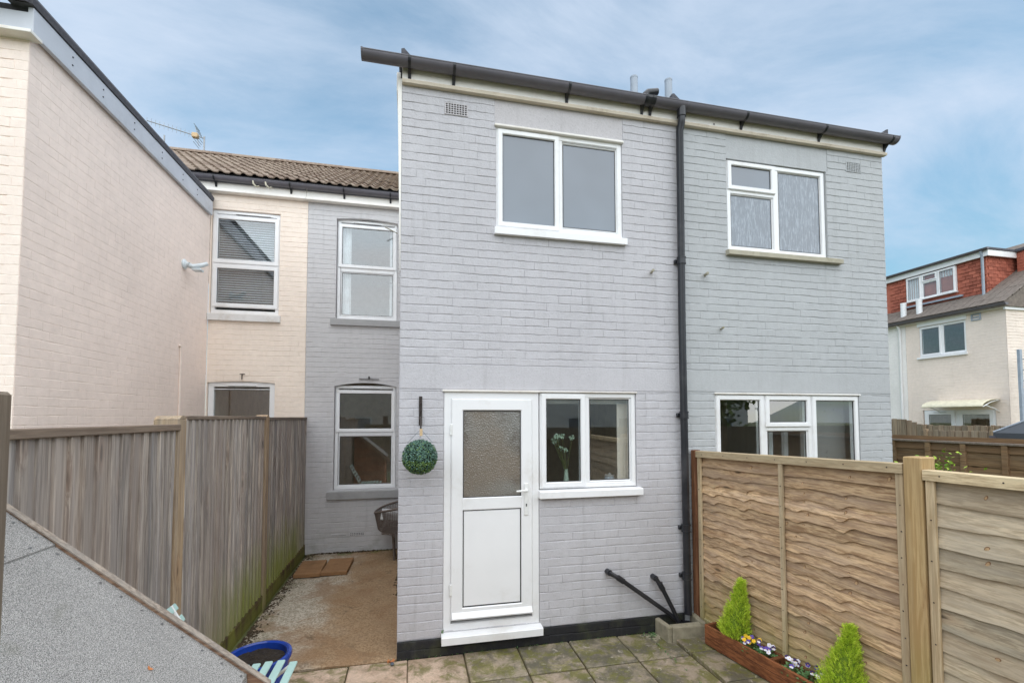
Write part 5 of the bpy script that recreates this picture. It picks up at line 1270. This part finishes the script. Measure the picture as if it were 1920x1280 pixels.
# gazebo
gz = thing('gazebo', 'charcoal fabric gazebo with a pyramid top beyond the far fences', 'gazebo', (9.3, 0, 0))
gx0, gx1, gy0, gy1 = 7.9, 10.3, -1.9, .62
ap = Vector(((gx0 + gx1) / 2, (gy0 + gy1) / 2, 2.75)); cs = [Vector((gx0, gy1, 1.84)), Vector((gx1, gy1, 1.84)), Vector((gx1, gy0, 1.84)), Vector((gx0, gy0, 1.84))]
mb = MB(); vs = [tuple(c) for c in cs] + [tuple(ap)] + [(c.x, c.y, c.z - .12) for c in cs]
mb.add(vs, [(0, 1, 4), (1, 2, 4), (2, 3, 4), (3, 0, 4)] + [(i, 5 + i, 5 + (i + 1) % 4, (i + 1) % 4) for i in range(4)]); mb.build('roof', M['gazebo'], gz)
for c in cs:
    mb = MB(); mb.box(c.x - .03, c.x + .03, c.y - .03, c.y + .03, 0, 1.80); mb.build('pole', M['gutter'], gz)
    mb = MB(); mb.tube([c + Vector((0, 0, .01)), ap + Vector((0, 0, .01))], .012, 6); mb.build('roof_seam', M['flue'], gz)
# far cream house : its wall looks towards -x
fx = 15.0; TF = TXm(fx)
fh = thing('far_cream_house', 'cream far house with the red tile hung dormer on its roof', 'house', (fx, 5.8, 0))
HF = [(-6.60, -5.41, 3.80, 4.74), (-6.57, -4.83, .1, 2.25)]
make_wall('wall', fh, TF, -6.975, -4.54, 0, 4.93, HF, M['far_cream'])
m5 = Masonry()
wf = [o for o in fh.children][0]
m5.wall(wf, TF, -6.97, -4.545, 0.02, 4.9, HF, M['far_cream'], 51, bed=.006, hide=lambda p: p.z < 2)
fe = make_wall('end_wall', fh, TY(4.54), fx + .1, 20, 0, 4.93, [], M['far_cream']); m5.wall(fe, TY(4.53), fx, 18, .02, 4.9, [], M['far_cream'], 52, bed=.006, hide=lambda p: True); m5.finish(250)
window(fh, TF, -6.60, -5.41, 3.84, 4.735, [(-6.58, -6.03, 3.87, 4.71, True, 'clear_far'), (-5.98, -5.45, 3.89, 4.69, False, 'clear_far')], y=.02, fwid=.055, mull=[(-6.04, -5.97, 3.86, 4.72)])
sill(fh, TF, -6.64, -5.38, 3.775, 3.83, .06, M['upvc'])
mb = MB(TF); mb.box(-6.63, -5.38, -.03, .02, 4.745, 4.95, .004); mb.build('lintel_board', M['upvc'], fh)
window(fh, TF, -6.55, -4.85, .12, 2.25, [(-6.52, -5.76, .16, 2.22, True, 'clear_far'), (-5.68, -4.88, .16, 2.22, True, 'clear_far')], y=.02, fwid=.06, mull=[(-5.76, -5.68, .14, 2.24)], vent=(-6.3, -5.95, 2.2), sashw=.10)
room(fh, TF, -6.9, -4.6, .105, 3, .1, 2.6, M['room_dark']); room(fh, TF, -6.9, -4.6, .105, 3, 2.8, 4.9, M['room'])
mb = MB(TF); mb.ring(-5.27, -5.05, 4.66, 4.84, .03, -.03, .01); mb.box(-5.22, -5.10, -.02, .01, 4.73, 4.76); mb.build('extractor_vent', M['flue'], fh)
mb = MB(TF); n = 10
mb.v = []; pts_ = [(-.02 - .62 * math.sin(PI * .5 * k / n), 2.33 + .20 * math.cos(PI * .5 * k / n)) for k in range(n + 1)]
mb.prism(pts_ + [(p[0] + .012, p[1] - .012) for p in reversed(pts_)], 'x', -6.15, -4.72); mb.build('door_canopy', M['canopy'], fh, smooth=True)
for xx in (-6.12, -4.75):
    mb = MB(TF); mb.tube([(xx, -.01, 2.5), (xx, -.3, 2.44), (xx, -.58, 2.32)], .014, 6); mb.tube([(xx, -.01, 2.2), (xx, -.2, 2.28), (xx, -.5, 2.36)], .012, 6); mb.build('canopy_bracket', M['upvc'], fh)
# roof, gutter, dormer of the far house
mb = MB(); ez = 4.98; ridge = fx + 3.9; rzt = ez + 4.05 * math.tan(math.radians(32))
mb.prism([(fx - .18, ez), (ridge, rzt), (ridge + 4, ez), (ridge + 4, ez - .12), (fx - .18, ez - .10)], 'y', 4.44, 12.0); M['far_tile'] = plain('far_grey_brown_tile', s2l((118, 108, 100)), .9, .25, 12); frf = mb.build('roof', M['far_tile'], fh)
for j in range(14):
    A = Matrix.Translation((fx - .2, 0, ez + .01)) @ Matrix.Rotation(-math.radians(32), 4, 'Y')
    mb = MB(A)
    for i in range(28):
        y = 4.42 + i * .2; mb.box(j * .3, j * .3 + .34, y + .006, y + .194, .0, .018 + R.uniform(0, .008))
    mb.build('roof_tiles', M['far_tile'], frf, kind='stuff')
mb = MB(); mb.prism([(fx - .17 + .058 * math.cos(PI + PI * k / 8), ez - .02 + .058 * math.sin(PI + PI * k / 8)) for k in range(9)], 'y', 4.40, 12); mb.build('gutter', M['gutter'], fh, smooth=True)
mb = MB(); mb.box(fx - .11, fx - .02, 4.5, 12, ez - .12, ez - .02); mb.build('fascia', M['upvc_old'], fh)
mb = MB(); mb.box(fx - .1, fx + 4, 4.48, 4.525, ez - .17, ez - .01); mb.build('verge_board', M['upvc'], fh)
dm = MB(); dx = 15.5; dm.box(dx + .03, dx + 3.4, 5.22, 10.5, 5.2, 6.46); do = dm.build('dormer', M['hung'], fh)
tm_ = MB(); tm_.box(0, .022, .003, .162, 0, .118, .003); tme = tm_.mesh('hung_tile', M['hung'], Vector((0, 0, 0)))
for j in range(11):
    z = 5.36 + j * .1
    for i in range(15):
        y = 5.19 + (i + (.5 if j % 2 else 0)) * .168
        if 5.80 < y + .08 < 7.30 and 5.58 < z + .05 < 6.44: continue
        if y > 8.0: continue
        link_mesh('hung_tile', tme, do, Matrix.Translation((dx + .006 + R.uniform(-.004, .004), y, z)) @ Matrix.Rotation(.15, 4, 'Y'))
tm2 = MB(); tm2.box(.003, .162, 0, .016, 0, .118, .003); tme2 = tm2.mesh('hung_tile', M['hung'], Vector((0, 0, 0)))
for j in range(11):
    z = 5.40 + j * .1
    for i in range(9):
        x = dx + .02 + (i + (.5 if j % 2 else 0)) * .168
        if z < ez + (x - fx) * .62: continue
        link_mesh('hung_tile', tme2, do, Matrix.Translation((x, 5.198 + R.uniform(-.004, .004), z)) @ Matrix.Rotation(-.09, 4, 'X'))
TD = TXm(dx)
window(fh, TD, -7.24, -5.89, 5.68, 6.43, [(-7.22, -6.82, 5.70, 6.41, True, 'clear_far'), (-6.77, -6.38, 6.20, 6.41, True, 'clear_far'), (-6.77, -6.38, 5.72, 6.16, False, 'clear_far'), (-6.33, -5.91, 5.70, 6.41, True, 'clear_far')], y=-.05, fwid=.04, mull=[(-6.83, -6.76, 5.69, 6.42), (-6.39, -6.32, 5.69, 6.42), (-6.77, -6.38, 6.155, 6.205)], sashw=.035)
mb = MB(TD); mb.box(-7.27, -5.86, -.10, .0, 5.655, 5.68, .003); mb.build('window_sill', M['upvc'], fh)
mb = MB(TD); mb.box(-7.3, -5.75, -.07, .0, 5.50, 5.55); mb.build('lead_apron', M['flue'], fh)
curtain(fh, TD, -7.2, -6.85, 5.7, 6.4, .02); curtain(fh, TD, -6.3, -5.93, 6.2, 6.4, .02)
mb = MB(); mb.box(dx - .12, dx + 3.4, 5.08, 10.5, 6.62, 6.69, .01); mb.build('dormer_roof', M['felt_dark'], fh)
mb = MB(); mb.box(dx - .07, dx - .02, 5.10, 10.5, 6.46, 6.62, .004); mb.box(dx - .02, dx + 3.4, 5.10, 5.15, 6.46, 6.62, .004); mb.build('dormer_fascia', M['upvc'], fh)
mb = MB(); mb.prism([(dx - .14 + .05 * math.cos(PI + PI * k / 8), 6.66 + .05 * math.sin(PI + PI * k / 8)) for k in range(9)], 'y', 5.05, 10.5); mb.build('dormer_gutter', M['gutter'], fh, smooth=True)
mb = MB(); mb.tube([(dx - .12, 5.24, 6.62), (dx - .06, 5.24, 6.5), (dx - .06, 5.24, 5.32)], .032, 10); mb.build('downpipe', M['flue'], fh, smooth=True)
mb = MB(); mb.tube([(15.9, 5.19, 5.36), (16.95, 5.16, 6.05)], .03, 8); mb.build('lead_flashing', M['flue'], fh)
ch = MB(); ch.box(16.5, 17.4, 4.25, 5.10, 5.5, 6.62, .01); co = ch.build('chimney', M['brickred'], fh)
m6 = Masonry(); m6.wall(co, TXm(16.49), -5.10, -4.25, 5.6, 6.62, [], M['hung'], 61); m6.finish(0)
mb = MB(); mb.box(16.42, 17.46, 4.2, 5.16, 6.62, 6.70, .01); mb.build('chimney_cap', M['felt_dark'], fh)
mb = MB(); mb.box(16.45, 16.485, 4.62, 4.70, 5.6, 6.6); mb.build('corner_trim', M['upvc'], fh)
for y in (7.08, 6.63):
    mb = MB(); mb.lathe((fx + .1, y, 5.0), [(.075, 0), (.075, .55), (.08, .55), (.08, .60), (.0, .605)], 14); mb.build('boiler_flue', M['upvc'], fh, smooth=True)
wh = thing('far_white_house', 'white painted far house joined to the cream one, with a white downpipe', 'house', (fx, 9, 0))
mw_ = make_wall('wall', wh, TF, -12.0, -6.98, 0, 4.93, [], M['far_white']); m7 = Masonry(); m7.wall(mw_, TF, -8.4, -6.985, .02, 4.9, [], M['far_white'], 71, bed=.006); m7.finish(60)
mb = MB(); mb.tube([(fx - .15, 7.12, 4.93), (fx - .05, 7.12, 4.78), (fx - .05, 7.12, .1)], .036, 10); mb.build('downpipe', M['upvc'], wh, smooth=True)
# ladder
ld = thing('ladder', 'aluminium ladder standing against the end of the far cream house', 'ladder', (14.9, 4.1, 0))
for xx in (14.72, 15.10):
    mb = MB(); mb.box(xx, xx + .085, 4.14, 4.20, 0, 3.72, .004); mb.build('stile', M['flue'], ld)
for k in range(13):
    mb = MB(); mb.tube([(14.75, 4.17, .3 + .265 * k), (15.14, 4.17, .3 + .265 * k)], .016, 8); mb.build('rung', M['metal'], ld)
aerial('tv_aerial', (17.1, 4.75, 6.70), (16.75, 5.0, 7.0), 'small far tv aerial above the red chimney at the picture edge', .6)

# ------------------------------------------------------------------ what the windows mirror: the row behind the camera
def opposite(name, x0, x1, mat, roofm, label, ys=-15.0):
    t = thing(name, label, 'house', ((x0 + x1) / 2, ys, 0)); T = Matrix(((-1, 0, 0, 0), (0, -1, 0, ys), (0, 0, 1, 0), (0, 0, 0, 1)))
    H = []
    for z in (.9, 3.4):
        x = -x1 + .8
        while x + 1.2 < -x0: H.append((x, x + 1.2, z, z + 1.2)); x += 2.4
    make_wall('wall', t, T, -x1, -x0, 0, 5.2, H, M[mat])
    for h in H: window(t, T, h[0], h[1], h[2], h[3], [(h[0] + .04, h[1] - .04, h[2] + .04, h[3] - .04, True, 'frost')], y=.03)
    mb = MB(); mb.prism([(ys - .0, 5.2), (ys + .3, 5.2), (ys - 3.6, 7.3), (ys - 7.5, 5.2)], 'x', x0, x1); mb.build('roof', M[roofm], t)
opposite('opposite_house', -9, 1.2, 'far_cream', 'tile', 'cream house mirrored in the lower rear window')
opposite('opposite_house', 1.25, 16, 'far_white', 'felt_dark', 'opposite brick house with its wall whitened to brighten the kitchen window reflection')  # brick house given a white wall so the kitchen panes mirror it brighter
bf = thing('back_fence', 'plain fence mirrored in the kitchen window panes', 'fence', (1, -7, 0)); mb = MB(); mb.box(-1.6, 14, -7.04, -7.0, 0, 1.8); mb.build('panel', M['far_vert'], bf)
def tree(loc, h, rad, seed, label):
    t = thing('garden_tree', label, 'tree', loc); r = random.Random(seed); L = Vector(loc); mb = MB(); mb.tube([L, L + Vector((.1, 0, h * .35)), L + Vector((0, .1, h * .8))], .13, 8, True, .03); tr = mb.build('trunk', M['bark'], t)
    mb = MB()
    for k in range(26):
        d = Vector((r.gauss(0, 1), r.gauss(0, 1), r.gauss(0, .8))).normalized(); c = L + Vector((0, 0, h * .62)) + d * rad * r.uniform(.3, 1)
        for i in range(110):
            p = c + Vector((r.gauss(0, .3), r.gauss(0, .3), r.gauss(0, .25))) * rad * .6; d = Vector((r.gauss(0, 1), r.gauss(0, 1), r.gauss(0, 1))).normalized(); s = d.cross(Vector((r.gauss(0, 1), 1, 1))).normalized(); l = r.uniform(.12, .22)
            mb.add([p, p + d * l * .5 + s * l * .35, p + d * l, p + d * l * .5 - s * l * .35], [(0, 1, 2, 3)])
    mb.build('crown', M['treeleaf'], t, normals=False, kind='stuff')
tree((8.6, -8.4, 0), 4.2, 1.5, 5, 'bushy green tree mirrored in the neighbour’s lower window')
